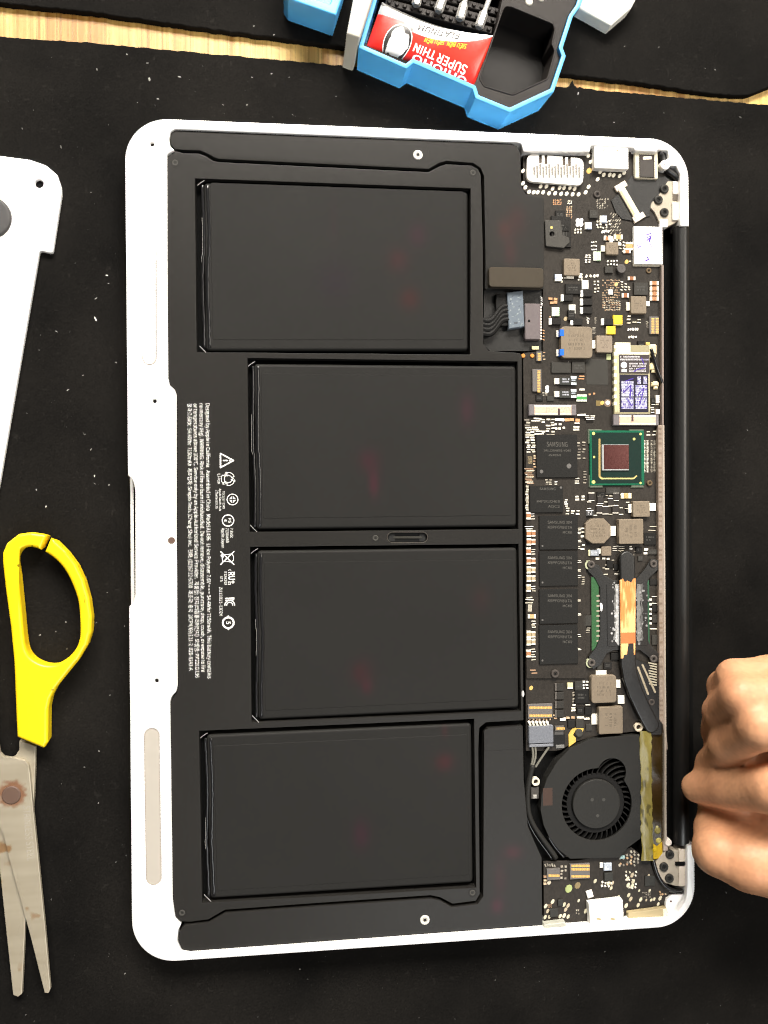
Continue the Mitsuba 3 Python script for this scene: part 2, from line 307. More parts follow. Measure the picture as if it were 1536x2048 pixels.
hole = disc(L(1330, 329)[:2], .45, 10)
put('laptop__case__screw_boss', prism(boss.difference(hole), -4, -.02, .2, 2), 'aluminium', 40)
put('laptop__case__screw_boss', prism(PL([(1331, 1812), (1334, 1798), (1346, 1790), (1372, 1788), (1373, 1800), (1360, 1822), (1342, 1834), (1336, 1826)], -2.2), -8, -2.2, .4, 3), 'aluminium', 40)
put('laptop__case__screw', prism(disc(L(1342, 1803, -2)[:2], .45, 10), -2.4, -2.1), 'rusty_iron')

# ------------------------------------------------------------------ battery
WB = -1.0
tray = [(334, 311), (342, 309), (346, 302), (356, 303), (366, 306), (398, 307), (412, 312), (425, 321), (437, 324), (857, 344), (880, 332), (893, 328), (943, 331), (956, 338), (962, 350), (966, 500), (967, 688), (978, 702), (1040, 706), (1044, 712), (1047, 1441), (972, 1445), (959, 1456), (957, 1500), (960, 1788), (952, 1802), (905, 1808), (880, 1795), (861, 1791), (626, 1807), (450, 1820), (417, 1839), (380, 1844), (362, 1843), (352, 1836), (346, 1800), (343, 1560), (341, 1405), (345, 1396), (353, 1386), (356, 1374), (354, 1080), (354, 790), (350, 780), (341, 771), (337, 757), (336, 640)]
cells_h = [[(390, 357), (941, 377), (941, 709), (393, 704)], [(495, 716), (1035, 723), (1037, 1058), (499, 1064)], [(500, 1094), (1037, 1088), (1042, 1422), (503, 1445)], [(398, 1462), (948, 1438), (952, 1775), (404, 1806)]]
tp = rnd(PL(tray, WB), .35).difference(unary_union([PL(h, WB) for h in cells_h]))
slot_l = LineString([L(785, 1075, WB)[:2], L(845, 1075, WB)[:2]]).buffer(2.35)
put('laptop__battery', prism(tp.difference(slot_l), -5, WB, .25, 2), 'tray_plastic', 40)
cells_b = [[(407, 365), (936, 383), (936, 701), (411, 701)], [(508, 727), (1032, 732), (1033, 1053), (512, 1059)], [(514, 1101), (1034, 1095), (1038, 1416), (516, 1440)], [(413, 1470), (943, 1447), (946, 1766), (420, 1798)]]
bands = [(0, 21), (20, 22), (24, 18), (22, 16)]
for k, (b, (t, u)) in enumerate(zip(cells_b, bands)):
    (ax, ay), (bx, by), (cx, cy), (dx, dy) = b
    c = prism(rnd(PL(b, WB - .35), 1.4), -5, WB - .38, 1.2, 5)
    top = [(ax + 14, ay + t), (bx - 8, by + t), (cx - 8, cy - u), (dx + 14, dy - u)]
    c2 = prism(rnd(PL(top, WB - .25), .8), WB - .8, WB - .24, .12, 1)
    put('laptop__battery__cell', trimesh.util.concatenate([c, c2]), 'cell_film', 40)
    # pouch seam folded up along the left side, wavy
    n = 40; pts = []
    for i in range(n + 1):
        s = i / n; x, y = ax + (dx - ax) * s - 2 + 2.5 * math.sin(s * 7 + k * 2) * math.sin(math.pi * s), ay + 6 + (dy - ay - 12) * s
        pts.append(L(x + rng.uniform(-.5, .5), y, WB - .5))
    put('laptop__battery__pouch_seam', trimesh.util.concatenate([tube(pts, .55, 8, 1), tube([p + [1.9, 0, -.25] for p in pts], .75, 8, 1)]), 'black_gloss', True)
    fo = Mix()
    for sx, sy, gx, gy in ((-12, 8, 0, -4), (-12, -8, 2, 5)):
        x, y = (ax, ay) if gy < 0 else (dx, dy)
        q = [L(x + sx, y + (6 if gy < 0 else -9), WB - .25), L(x - 6, y + (1 if gy < 0 else -3), WB - .2), L(x + 2, y + gy, WB - .15)]
        fo.add(tube(q, .13, 5, 4), [.38, .37, .36])
    fo.add(tube([p + [-.55, 0, .35] for p in pts[8 + 4 * k:20 + 3 * k]], .07, 5, 1), [.34, .33, .31])
    put('laptop__battery__foil_fold', fo, 'parts')
latch = slot_l
lm = Mix()
lm.add(prism(latch.difference(latch.buffer(-.45)), -3, WB + .08, .15), [.05, .045, .04]).add(prism(latch.buffer(-.4), -4, -2.6), [.008, .008, .008])
lm.add(prism(LineString([L(788, 1075, -2)[:2], L(842, 1075, -2)[:2]]).buffer(.5), -3, -2.0, .2), [.035, .034, .03])
lm.add(prism(rect_L(776, 1066, 790, 1084, -2), -3, -2.1, .2), [.02, .02, .02]).add(prism(rect_L(838, 1066, 852, 1084, -2), -3, -2.1, .2), [.02, .02, .02])
put('laptop__battery__latch', lm, 'parts')
def screw(px, py, w, r, col, rec, key, socket=.45):
    m = Mix(); c = L(px, py, w)[:2]
    m.add(prism(disc(c, r, 24).difference(disc(c, r * socket * 1.0, 10)), w - 1.2, w, r * .25, 3), col)
    star = Polygon([(c[0] + r * (socket * (1.0 if i % 2 else .62)) * math.cos(i * math.pi / 5 + .3), c[1] + r * (socket * (1.0 if i % 2 else .62)) * math.sin(i * math.pi / 5 + .3)) for i in range(10)])
    m.add(prism(star, w - 1.2, w - .45), [.006] * 3).add(prism(disc(c, r * socket, 10).difference(star), w - .9, w - .1), [v * .75 for v in col])
    if rec: m.add(prism(disc(c, r + .55, 24).difference(disc(c, r + .12, 24)), w - 1, WB + .06), [.017, .016, .015]).add(prism(disc(c, r + .12, 24).difference(disc(c, r - .1, 24)), w - 1, w - .5), [.003] * 3)
    put(key, m, 'parts')
for x, y in ((350, 325), (946, 345), (945, 1786), (364, 1826), (751, 1076)):
    screw(x, y, WB + .12, 1.25, [.06, .058, .053], True, 'laptop__battery__screw')
# printed lettering: reads from the far edge down, tops of the letters towards the hinge
pt = []
def letter(text, x0, y0, x1, y1, cap, bold=0):
    pt.append(lay(text_shape(text, bold), L(x0, y0, WB), L(x1, y1, WB), cap))
letter('Designed by Apple in California   Assembled in China   Model A1496   Li-ion Polymer 7.6V \u2393 54.4Whr 7150mAh. This battery contains'.replace('\u2393', '= = ='), 411.5, 806, 415, 1357, 1.5, 0)
letter('no mercury (Hg). WARNING: Risk of fire or burn if mishandled. Do not remove, disassemble, puncture, drop, crush, or expose to fire', 399, 806, 402.5, 1344, 1.5, 0)
letter('or temperatures above 100°C. Service only by an Apple Authorized Service Provider.  제품명: 전지(리튬폴리머전지)  모델명: PP22LG136', 387, 807, 390.5, 1355, 1.5, 0)
letter('정격:7.6Vdc  54.4Whr  7150mAh  제조업체: Simplo Tech. (Chang Shu) Inc.  전화: (02)6712-6700  제조국: 중국  2ICP4/69/111-2  020-8143-A', 375, 807, 378, 1341, 1.5, 0)
for t, x0, y0, x1, y1, cap in (('Li-ion', 435, 947, 435.5, 968, 1.15), ('TIS 2217-2548', 445, 982, 445.5, 1017, .85), ('Apple South Asia', 438, 977, 438.5, 1022, .85), ('(Thailand) Ltd.', 431, 981, 431.5, 1018, .85), ('7.6Vdc', 460, 1056, 460.3, 1076, 1.15), ('7150mAh', 451.5, 1056, 452, 1086, 1.15), ('Apple Japan', 443, 1056, 443.5, 1096, 1.15), ('E184259', 448, 1143, 448.5, 1170, 1.1), ('STS', 440, 1152, 440.3, 1163, 1.0), ('ZU12011-13024', 438, 1174, 439, 1232, 1.2)):
    letter(t, x0, y0, x1, y1, cap, 0)
def ringp(px, py, r, t): c = L(px, py, WB)[:2]; return disc(c, r, 28).difference(disc(c, r - t, 28))
def seg(pts, t, close=False):
    q = [L(x, y, WB)[:2] for x, y in pts]
    return LineString(q + ([q[0]] if close else [])).buffer(t / 2, quad_segs=2)
pt += [seg([(441, 907), (441, 935), (467, 921)], .55, True), seg([(447, 921), (455, 921)], .5), seg([(459.5, 921), (459.6, 921)], .5).buffer(.05)]
for k in range(3):
    c = L(456, 958, WB)[:2]; a0 = 2 * math.pi * k / 3 + .3
    arc = [(c[0] + 2.05 * math.cos(a0 + s), c[1] + 2.05 * math.sin(a0 + s)) for s in np.linspace(0, 1.5, 5)]
    band = LineString(arc).buffer(.68, cap_style='flat'); pt.append(band.difference(band.buffer(-.24)))
    e = arc[-1]; t = a0 + 1.5; pt.append(Polygon([(e[0] + math.cos(t) * s, e[1] + math.sin(t) * s) for s in (-1.05, 1.05)] + [(c[0] + 2.05 * math.cos(t + .5), c[1] + 2.05 * math.sin(t + .5))]).buffer(.01).difference(Point(e[0] - math.sin(t) * .3, e[1] + math.cos(t) * .3).buffer(.3)))
pt += [ringp(465, 999, 2.25, .32), Polygon([L(x, y, WB)[:2] for x, y in ((457.5, 999), (465, 991), (472.5, 999), (465, 1007))]).difference(seg([(458, 999), (472, 999)], .35)).difference(seg([(465, 992), (465, 1006)], .35))]
pt += [ringp(456, 1041, 2.4, .4)]
letter('PS', 456.5, 1036, 456.8, 1046, 1.05, 1); letter('E', 448.5, 1038.5, 448.7, 1044, 1.0, 1)
pt += [seg([(441, 1103), (468, 1129)], .42), seg([(441, 1129), (468, 1103)], .42), seg([(444, 1110), (464, 1108), (467, 1113), (467, 1120), (464, 1124), (445, 1122)], .3, True), seg([(443, 1111), (446, 1113)], .8)]
letter('RU', 456.5, 1143, 457.3, 1160, 2.4, 2); letter('c', 457, 1139, 457.1, 1142, 1.3, 1); letter('us', 456.5, 1162, 456.7, 1170, 1.3, 1); pt.append(ringp(466, 1164, .55, .3))
pt += [seg([(468, 1196), (451, 1197)], .5), seg([(468, 1199.5), (451, 1200.5)], .35)]
c = L(459.5, 1210, WB)[:2]
for r in (1.9, 1.15): pt.append(LineString([(c[0] + r * math.cos(s), c[1] + r * math.sin(s) - .1) for s in np.linspace(0.0, math.pi, 12)]).buffer(.2))
pt += [ringp(456.5, 1245.5, 2.45, .72)]
letter('5', 452.5, 1242.5, 452.7, 1248.5, 1.6, 2)
for s in (-1, 1):
    a = L(456.5, 1245.5, WB)[:2]; pt.append(Polygon([(a[0] - .6, a[1] + s * 2.3), (a[0] + .6, a[1] + s * 2.3), (a[0], a[1] + s * 2.95)]))
put('laptop__battery__printed_text', trimesh.util.concatenate([prism(g, WB - .02, WB + .02) for q in pt for g in getattr(q, 'geoms', [q]) if g.geom_type == 'Polygon' and g.area > .003]), 'print_white', False, label='white warning text and approval symbols printed on the battery frame')

# ------------------------------------------------------------------ side panels, foam, battery plug
top_panel = [(341, 268), (346, 261), (352, 260), (640, 272), (1022, 287), (1034, 292), (1041, 306), (1043, 372), (1052, 388), (1088, 396), (1088, 578), (970, 578), (971, 530), (968, 352), (961, 336), (946, 326), (893, 322), (878, 326), (857, 338), (437, 318), (428, 315), (414, 307), (400, 301), (366, 300), (350, 298), (341, 288)]
bot_panel = [(968, 1466), (976, 1456), (1046, 1451), (1048, 1560), (1056, 1652), (1070, 1685), (1084, 1716), (1085, 1851), (625, 1885), (380, 1904), (364, 1899), (357, 1882), (359, 1864), (370, 1850), (417, 1845), (450, 1826), (626, 1813), (861, 1797), (880, 1801), (903, 1814), (955, 1808), (966, 1793)]
put('laptop__speaker_cover', prism(rnd(PL(top_panel, WB), .5), -5, WB, .25, 2), 'tray_plastic', 40, label='black plastic cover along the far rim')
put('laptop__speaker_cover', prism(rnd(PL(bot_panel, WB), .5), -5, WB, .25, 2), 'tray_plastic', 40, label='black plastic cover along the near rim')
screw(836, 309, WB + .5, 1.95, [.80, .78, .74], False, 'laptop__speaker_cover__screw')
screw(850, 1841, WB + .5, 1.95, [.66, .64, .58], False, 'laptop__speaker_cover_001__screw')
put('laptop__foam_pad', prism(rnd(rect_L(978, 535, 1087, 575, 1.2), 1.2), -2, 1.6, .35, 2), 'foam_rubber', 40, label='raised brown grey foam block beside the battery plug')
put('laptop__speaker_cover_001__pad', prism(rnd(rect_L(968, 1458, 1046, 1500, WB), .8), WB - .3, WB + .12, .08), 'tray_plastic', 30)
bp = Mix()
put('laptop__battery_pocket', prism(PL([(968, 575), (1090, 575), (1088, 702), (980, 702), (968, 690)], -4.5), -6, -4.6), 'black_plastic')
cab = [L(x, y, w) for x, y, w in ((965, 652, -2.2), (985, 650, -2.2), (1003, 628, -2.6), (1018, 625, -2.3))]
put('laptop__battery_cable', trimesh.util.concatenate([tube([p + [0, dy, 0] for p in cab], 1.1, 8) for dy in (-3.0, -1.2, .6, 2.4)] + [prism(rect_L(992, 588, 1018, 652, -2.4), -4.4, -2.3, .6, 3)]), 'cable_black', 40)
bl = Mix(); pl = PL([(1014, 585), (1046, 581), (1049, 653), (1018, 658)], -1.2)
bl.add(prism(pl, -4, -1.2, .3, 1), [.13, .155, .185])
for i in range(26):
    x, y = rng.uniform(1018, 1042), rng.uniform(590, 652)
    bl.add(prism(rect_L(x, y, x + rng.uniform(2, 5), y + rng.uniform(1, 3), -1.2, rng.uniform(0, 60)), -1.3, -1.18), rng.choice([[.2, .23, .24], [.09, .11, .135], [.24, .27, .28]]))
bl.add(prism(rect_L(1028, 645, 1035, 647, -1.2), -1.3, -1.16), [.02] * 3)
put('laptop__battery_plug', bl, 'parts', label='pale blue plug of the battery cable')
bc = Mix(); bc.add(prism(rect_L(1050, 607, 1081, 679, -1.6, 0, .4), -4, -1.6, .25, 1), [.135, .115, .118]).add(prism(disc(L(1058, 642, -1.6)[:2], .55, 10), -1.7, -1.58), [.004] * 3)
for i in range(12):
    y = 613 + i * 5.7; bc.add(prism(rect_L(1077, y, 1084, y + 3.4, -1.9), -3.6, -1.85, .1), [.75, .70, .64])
put('laptop__logic_board__battery_socket', bc, 'parts')

# ------------------------------------------------------------------ logic board
WL = -3.5
brd = [(1046, 306), (1178, 309), (1182, 298), (1318, 301), (1334, 345), (1324, 400), (1322, 440), (1327, 456), (1328, 900), (1330, 1445), (1283, 1462), (1200, 1470), (1150, 1484), (1122, 1500), (1108, 1502), (1052, 1502), (1051, 1100), (1046, 706), (1086, 702), (1086, 560), (1085, 398), (1060, 393), (1047, 380)]
put('laptop__logic_board', prism(PL(brd, WL), WL - 1, WL, .1), 'board_mask', 30, label='long dark brown circuit board along the hinge side')
TIN, GOLD, TAN, CER, BRN, CH, GRY, INK = [.80, .76, .66], [.62, .40, .13], [.40, .32, .20], [.38, .18, .09], [.28, .12, .06], [.0115, .0110, .0103], [.198, .160, .118], [.10, .085, .07]
BLK2 = [.016, .015, .014]
WH = [.85, .83, .80]
def B(m, x0, y0, x1, y1, h, col, bev=.1, rot=0, r=0, w0=WL):
    m.add(prism(rect_L(x0, y0, x1, y1, w0 + h, rot, r), w0 - .05, w0 + h, bev), col); return m
def scrib(m, x0, y0, x1, y1, h, col, rows, w0=WL, vertical=False, dens=.75):
    """rows of small printed characters, too fine to read"""
    n = rows
    for i in range(n):
        if vertical:
            a = x0 + (x1 - x0) * (i + .15) / n; b = x0 + (x1 - x0) * (i + .75) / n; y = y0
            while y < y1 - 1:
                d = rng.uniform(1.2, 3.0)
                if rng.random() < dens: m.add(prism(rect_L(a, y, b, min(y + d * .7, y1), w0 + h), w0 + h - .04, w0 + h + .012), col)
                y += d
        else:
            a = y0 + (y1 - y0) * (i + .15) / n; b = y0 + (y1 - y0) * (i + .75) / n; x = x0
            while x < x1 - 1:
                d = rng.uniform(1.2, 3.0)
                if rng.random() < dens: m.add(prism(rect_L(x, a, min(x + d * .7, x1), b, w0 + h), w0 + h - .04, w0 + h + .012), col)
                x += d
def inductor(x0, y0, x1, y1, h, tabs=(), cut=0, label=None, ink=True, vert=False, c=GRY):
    m = Mix()
    for a, b, d, e in tabs: B(m, a, b, d, e, min(.7, h * .4), TIN, .1)
    p = rect_L(x0, y0, x1, y1, WL + h)
    if cut == 8:
        bx = p.bounds; s = .27 * (bx[2] - bx[0]); p = Polygon([(bx[0] + s, bx[1]), (bx[2] - s, bx[1]), (bx[2], bx[1] + s), (bx[2], bx[3] - s), (bx[2] - s, bx[3]), (bx[0] + s, bx[3]), (bx[0], bx[3] - s * .7), (bx[0], bx[1] + s * .7)])
        p = rnd(p, .4)
    else: p = p.buffer(-.45).buffer(.45, quad_segs=3) if not cut else rnd(p, cut)
    m.add(prism(p, WL, WL + h, .28, 2), c)
    if ink:
        cx, cy, sx, sy = (x0 + x1) / 2, (y0 + y1) / 2, (x1 - x0) * .27, (y1 - y0) * .27
        scrib(m, cx - sx, cy - sy, cx + sx, cy + sy, h, [v * .72 for v in c], 3 if vert else 4, vertical=vert, dens=.6)
    return put('laptop__logic_board__inductor', m, 'parts')
inductor(1212, 484, 1237, 509, 1.6, [(1202, 491, 1213, 503), (1219, 472, 1226, 486), (1235, 486, 1243, 491)])
inductor(1128, 517, 1160, 551, 1.7, [(1133, 549, 1148, 557), (1157, 546, 1164, 556)])
inductor(1262, 592, 1293, 627, 1.9, [(1253, 604, 1264, 621), (1290, 602, 1300, 612)])
k = inductor(1122, 653, 1185, 716, 2.6, [(1113, 661, 1126, 674), (1113, 699, 1126, 712), (1180, 680, 1194, 697)], cut=1.5)
m = Mix()
for y in (659, 698): B(m, 1120, y, 1128, y + 13, 2.68, [.02, .13, .62], .08)
put('laptop__logic_board__blue_mark', m, 'parts')
inductor(1193, 671, 1225, 705, 2.0, [], c=[.24, .195, .15])
inductor(1266, 1002, 1300, 1034, 2.0, [(1257, 1008, 1268, 1026), (1297, 1006, 1312, 1022)])
inductor(1171, 1037, 1222, 1087, 2.5, [(1162, 1050, 1173, 1070), (1219, 1052, 1232, 1072)], cut=8)
inductor(1238, 1038, 1287, 1088, 2.6, [], vert=True)
inductor(1203, 1093, 1223, 1112, 1.4, [(1194, 1097, 1205, 1108)], ink=False)
inductor(1183, 1351, 1233, 1406, 2.6, [(1192, 1341, 1213, 1353), (1231, 1360, 1241, 1376), (1236, 1391, 1249, 1408)], cut=1.2)
inductor(1198, 1414, 1246, 1468, 2.6, [(1183, 1428, 1200, 1449)], vert=True)

def chip(x0, y0, x1, y1, h, col=CH, text=None, rows=0, tone=(.085, .083, .075), key='chip', pins='', lab=None, bev=.12):
    m = Mix(); B(m, x0, y0, x1, y1, h, col, bev)
    if text:
        for t, ax, ay, bx, by, cap in text:
            m.add(prism(lay(text_shape(t), L(ax, ay, WL + h), L(bx, by, WL + h), cap), WL + h - .03, WL + h + .012), tone)
    if rows: scrib(m, x0 + (x1 - x0) * .2, y0 + (y1 - y0) * .25, x1 - (x1 - x0) * .2, y1 - (y1 - y0) * .3, h, tone, rows)
    for side in pins:
        n = max(3, int(((y1 - y0) if side in 'lr' else (x1 - x0)) / 5.5))
        for i in range(n):
            f = (i + .5) / n
            if side in 'lr':
                y = y0 + (y1 - y0) * f; xx = x0 - 4 if side == 'l' else x1 - .5; B(m, xx, y - 1.2, xx + 4.5, y + 1.2, .25, TIN, 0)
            else:
                x = x0 + (x1 - x0) * f; yy = y0 - 4 if side == 't' else y1 - .5; B(m, x - 1.2, yy, x + 1.2, yy + 4.5, .25, TIN, 0)
    k = put('laptop__logic_board__' + key, m, 'parts')
    if lab: labels[k] = {'label': lab}
    return k
# storage module with its chips
put('laptop__storage_module', prism(PL([(1051, 836), (1120, 838), (1172, 842), (1172, 1357), (1053, 1357)], WL + .9), WL + .2, WL + .9, .1), 'board_mask', 30, label='narrow plug-in storage board with black memory chips')
m = Mix(); SM = WL + .9
def stor(x0, y0, x1, y1, h, text, extra):
    m = Mix(); m.add(prism(rect_L(x0, y0, x1, y1, SM + h), SM - .05, SM + h, .1), [.0145, .0142, .0135])
    for t, ax, ay, bx, by, cap in text:
        m.add(prism(lay(text_shape(t), L(ax, ay, SM + h), L(bx, by, SM + h), cap, True), SM + h - .03, SM + h + .012), [.10, .095, .085])
    for ax, ay, r in extra: m.add(prism(disc(L(ax, ay, SM + h)[:2], r, 14), SM + h - .03, SM + h + .012), [.12, .115, .11])
    put('laptop__storage_module__memory_chip', m, 'parts')
stor(1073, 869, 1155, 955, .9, [('SAMSUNG', 1093, 893, 1135, 893.5, 1.9), ('S4LJ204X01-Y040', 1087, 903, 1142, 903.5, .9), ('ARM', 1097, 912, 1121, 912.3, .8)], [(1083, 943, .75), (1138, 932, 1.0)])
stor(1060, 972, 1126, 1025, .9, [('SAMSUNG', 1079, 980, 1111, 980.3, 1.0), ('K4P2G324ED', 1073, 1005, 1120, 1005.5, 1.0), ('AGC2', 1096, 1015, 1119, 1015.5, 1.0)], [(1122, 975, .5)])
for y0, y1 in ((1031, 1099), (1102, 1172), (1178, 1247), (1250, 1328)):
    stor(1079, y0, 1156, y1, .8, [('SAMSUNG 304', 1095, y0 + 16, 1144, y0 + 16.5, 1.1), ('K9PFGY8U7A', 1095, y0 + 26, 1144, y0 + 26.5, 1.1), ('HCK0', 1125, y0 + 36, 1144, y0 + 36.3, 1.0)], [(1085, y1 - 7, .4)])
# green package
g = Mix(); B(g, 1180, 861, 1289, 971, 1.0, [.006, .10, .052], .25)
B(g, 1184, 865, 1283, 967, 1.03, [.005, .019, .015], .02)
for q in ([(1199, 879), (1199, 953), (1204, 957)],): g.add(prism(LineString([L(x, y, WL + 1.03)[:2] for x, y in q]).buffer(.42), WL + 1, WL + 1.06), [.36, .25, .09])
g.add(prism(LineString([L(x, y, WL + 1.03)[:2] for x, y in [(1200, 955), (1203, 957), (1267, 957), (1273, 952)]]).buffer(.28), WL + 1, WL + 1.07), [.55, .45, .18])
for x, y, r in ((1187, 867, .7), (1268, 878, .6), (1281, 868, .55), (1187, 964, .8), (1188, 914, .5), (1281, 966, .5)): g.add(prism(disc(L(x, y, WL + 1)[:2], r, 8), WL + 1, WL + 1.08), [.62, .55, .18])
for x0, y0, x1, y1 in ((1176, 858, 1204, 866), (1176, 860, 1183, 888), (1178, 950, 1184, 975), (1180, 966, 1206, 976), (1262, 966, 1288, 976), (1258, 858, 1288, 866)): B(g, x0, y0, x1, y1, .7, [.10, .12, .09], .3)
B(g, 1204, 889, 1258, 941, 1.75, [.30, .31, .31], .12)
put('laptop__logic_board__green_package', g, 'parts', label='green chip package with a bare reddish die')
scene['die_glass'] = {'type': 'twosided', 'b': {'type': 'principled', 'base_color': rgb([.075, .024, .022]), 'roughness': .22, 'metallic': .7, 'specular': .6}}
put('laptop__logic_board__silicon_die', prism(rect_L(1208, 890, 1258, 938, WL + 1.8), WL + 1, WL + 1.8, .05), 'die_glass')
# wireless card
m = Mix(); B(m, 1228, 690, 1300, 828, 1.4, [.30, .27, .17], .1)
for x0, y0, x1, y1, c in ((1231, 685, 1261, 708, [.82, .76, .58]), (1231, 704, 1299, 712, [.72, .68, .50]), (1229, 708, 1239, 824, [.50, .45, .28]), (1296, 708, 1300, 824, [.42, .38, .24])): B(m, x0, y0, x1, y1, 1.55, c, .08)
for i in range(9): B(m, 1228, 690 + i * 14.2, 1234, 697 + i * 14.2, 1.75, [.85, .80, .58], .1)
B(m, 1238, 709, 1299, 747, 1.62, [.05, .042, .042], .03); B(m, 1239, 749, 1297, 824, 1.62, [.018, .016, .03], .03)
put('laptop__wireless_card', m, 'parts', label='small wireless card in a gold metal shield with black label')
m = Mix(); IK, VI = [.50, .48, .50], [.06, .035, .26]
scrib(m, 1240, 711, 1280, 722, 1.62, IK, 2, dens=.95); scrib(m, 1280, 717, 1297, 722, 1.62, [.4, .38, .5], 1)
m.add(prism(disc(L(1248, 730, -1.8)[:2], 1.35, 18), WL + 1.6, WL + 1.64), WH); B(m, 1243, 738, 1254, 744, 1.64, [.5] * 3, 0)
scrib(m, 1258, 725, 1293, 745, 1.62, IK, 4, dens=.9)
for x0, x1, y0, y1 in ((1243, 1267, 762, 793), (1243, 1267, 795, 818), (1271, 1294, 770, 793), (1271, 1294, 795, 818), (1275, 1282, 753, 768), (1287, 1294, 753, 768)):
    B(m, x0, y0, x1, y1, 1.64, [.26, .26, .36], 0); scrib(m, x0, y0, x1, y1, 1.645, [.58, .58, .68], 6, dens=.7); scrib(m, x0, y0, x1, y1, 1.65, VI, 4, dens=.4)
for q in ([(1268, 743), (1276, 738), (1290, 736)], [(1252, 762), (1266, 757)], [(1247, 785), (1262, 770), (1260, 796)], [(1276, 790), (1288, 776), (1280, 808)], [(1256, 800), (1264, 812)], [(1283, 716), (1288, 728)]):
    m.add(prism(LineString([L(x, y, WL + 1.66)[:2] for x, y in q]).buffer(.22), WL + 1.6, WL + 1.68), VI)
put('laptop__wireless_card__label', m, 'parts', label='printed label with purple pen scribbles')
# edge sockets
def socket(x0, y0, x1, y1, lo, ro, nick):
    m = Mix(); B(m, x0, y0, x1, y1, 2.0, [.16, .145, .15], .25)
    B(m, lo, y0 + 1, ro, y1 - 1, 2.15, [.62, .43, .33], .12); B(m, lo, y0 + 1, ro, y0 + 5, 2.2, [.80, .70, .56], .1); B(m, lo, y1 - 5, ro, y1 - 1, 2.2, [.74, .62, .47], .1)
    B(m, nick, y0 + 8 if nick > (x0 + x1) / 2 else y0 + 1, nick + 4, y1 - 1 if nick > (x0 + x1) / 2 else y0 + 14, 2.26, [.07, .05, .05], .03)
    B(m, lo + (ro - lo) * .31, y0 + 6, lo + (ro - lo) * .31 + 2, y1 - 5, 2.17, [.52, .36, .28], 0)
    put('laptop__logic_board__edge_socket', m, 'parts')
socket(1058, 809, 1153, 831, 1069, 1143, 1116)
socket(1227, 829, 1318, 851, 1239, 1312, 1263)
# heat sink: bracket, cooler plate, flattened copper pipe painted black at both ends
put('laptop__processor', prism(rect_L(1182, 1150, 1299, 1304, WL + .6), WL, WL + .6, .1), 'board_mask')
m = Mix(); B(m, 1183, 1154, 1198, 1301, .75, [.035, .10, .042], .1); B(m, 1289, 1160, 1299, 1290, .75, [.03, .085, .048], .1)
for i in range(14):
    y = 1190 + i * 10; B(m, 1193, y, 1200, y + 4, .85, [.30, .26, .20], .05)
    if 2 < i < 9: B(m, 1296, 1188 + (i - 2) * 9.5, 1304, 1192 + (i - 2) * 9.5, .6, TIN, .05)
put('laptop__processor__substrate', m, 'parts', label='green edges of the processor package')
br = [(1188, 1128), (1177, 1120), (1172, 1128), (1176, 1142), (1190, 1156), (1200, 1175), (1200, 1275), (1192, 1295), (1178, 1312), (1176, 1330), (1188, 1338), (1202, 1328), (1214, 1306), (1228, 1300), (1280, 1300), (1296, 1312), (1306, 1326), (1318, 1324), (1318, 1308), (1300, 1290), (1292, 1270), (1290, 1180), (1298, 1156), (1318, 1138), (1316, 1120), (1302, 1118), (1288, 1140), (1270, 1160), (1225, 1160), (1208, 1150), (1198, 1130)]
put('laptop__heat_sink', prism(rnd(PL(br, WL + 1.2), .6), WL + .8, WL + 1.3, .15, 2), 'black_plastic', 40, label='black heat sink bracket with a bare copper pipe')
put('laptop__heat_sink__cooler_plate', prism(rnd(rect_L(1214, 1166, 1296, 1292, WL + 1.5), .8), WL + 1, WL + 1.5, .15), 'black_plastic')
m = Mix()
for i in range(150):
    s = rng.random() < .68; x = rng.gauss(1234, 4.5) if s else rng.gauss(1281, 6); y = rng.uniform(1165, 1288)
    m.add(prism(disc(L(x, y, WL + 1.5)[:2], rng.uniform(.15, .6), 6), WL + 1.4, WL + 1.52 + rng.uniform(0, .1)), [rng.uniform(.16, .55)] * 3 if s else [rng.uniform(.07, .3)] * 3)
for i in range(60): m.add(prism(disc(L(rng.gauss(1236.5, 1.5), 1172 + i * 1.95, WL + 1.5)[:2], .75, 7), WL + 1.4, WL + 1.6), [rng.uniform(.3, .6)] * 3)
for k, (x0, wdt, v) in enumerate(((1236, 4.0, .34), (1232, 2.5, .15), (1277, 3.5, .17), (1283, 2.0, .10))):
    e1 = [(x0 - wdt + rng.uniform(-2, 1.5), 1168 + i * 6) for i in range(20)]; e2 = [(x0 + wdt + rng.uniform(-1.5, 2), 1168 + i * 6) for i in range(20)]
    m.add(prism(PL(e1 + e2[::-1], WL + 1.5), WL + 1.4, WL + 1.51 + .012 * (4 - k)), [v, v, v * .97])
put('laptop__heat_sink__thermal_paste', m, 'parts', label='grey thermal paste smeared beside the copper pipe')
def pipe(pts, wd, w0, w1, mat, key):
    c = LineString([L(x, y, w1)[:2] for x, y in pts])
    put(key, prism(c.buffer(wd / 2, quad_segs=5, cap_style='round' if key.endswith('pipe') else 'flat'), w0, w1, .7, 4), mat, 50)
pipe([(1255, 1118), (1256, 1150), (1256, 1250), (1257, 1325), (1262, 1355), (1272, 1385), (1288, 1420), (1304, 1450)], 6.6, WL + 1.3, WL + 3.0, 'black_plastic', 'laptop__heat_sink__pipe')
put('laptop__heat_sink__duct_cover', prism(rnd(PL([(1243, 1318), (1272, 1318), (1300, 1330), (1322, 1380), (1324, 1470), (1296, 1470), (1282, 1440), (1262, 1405), (1248, 1370)], WL + 1.6), .5), WL + 1, WL + 1.6, .2), 'black_plastic')
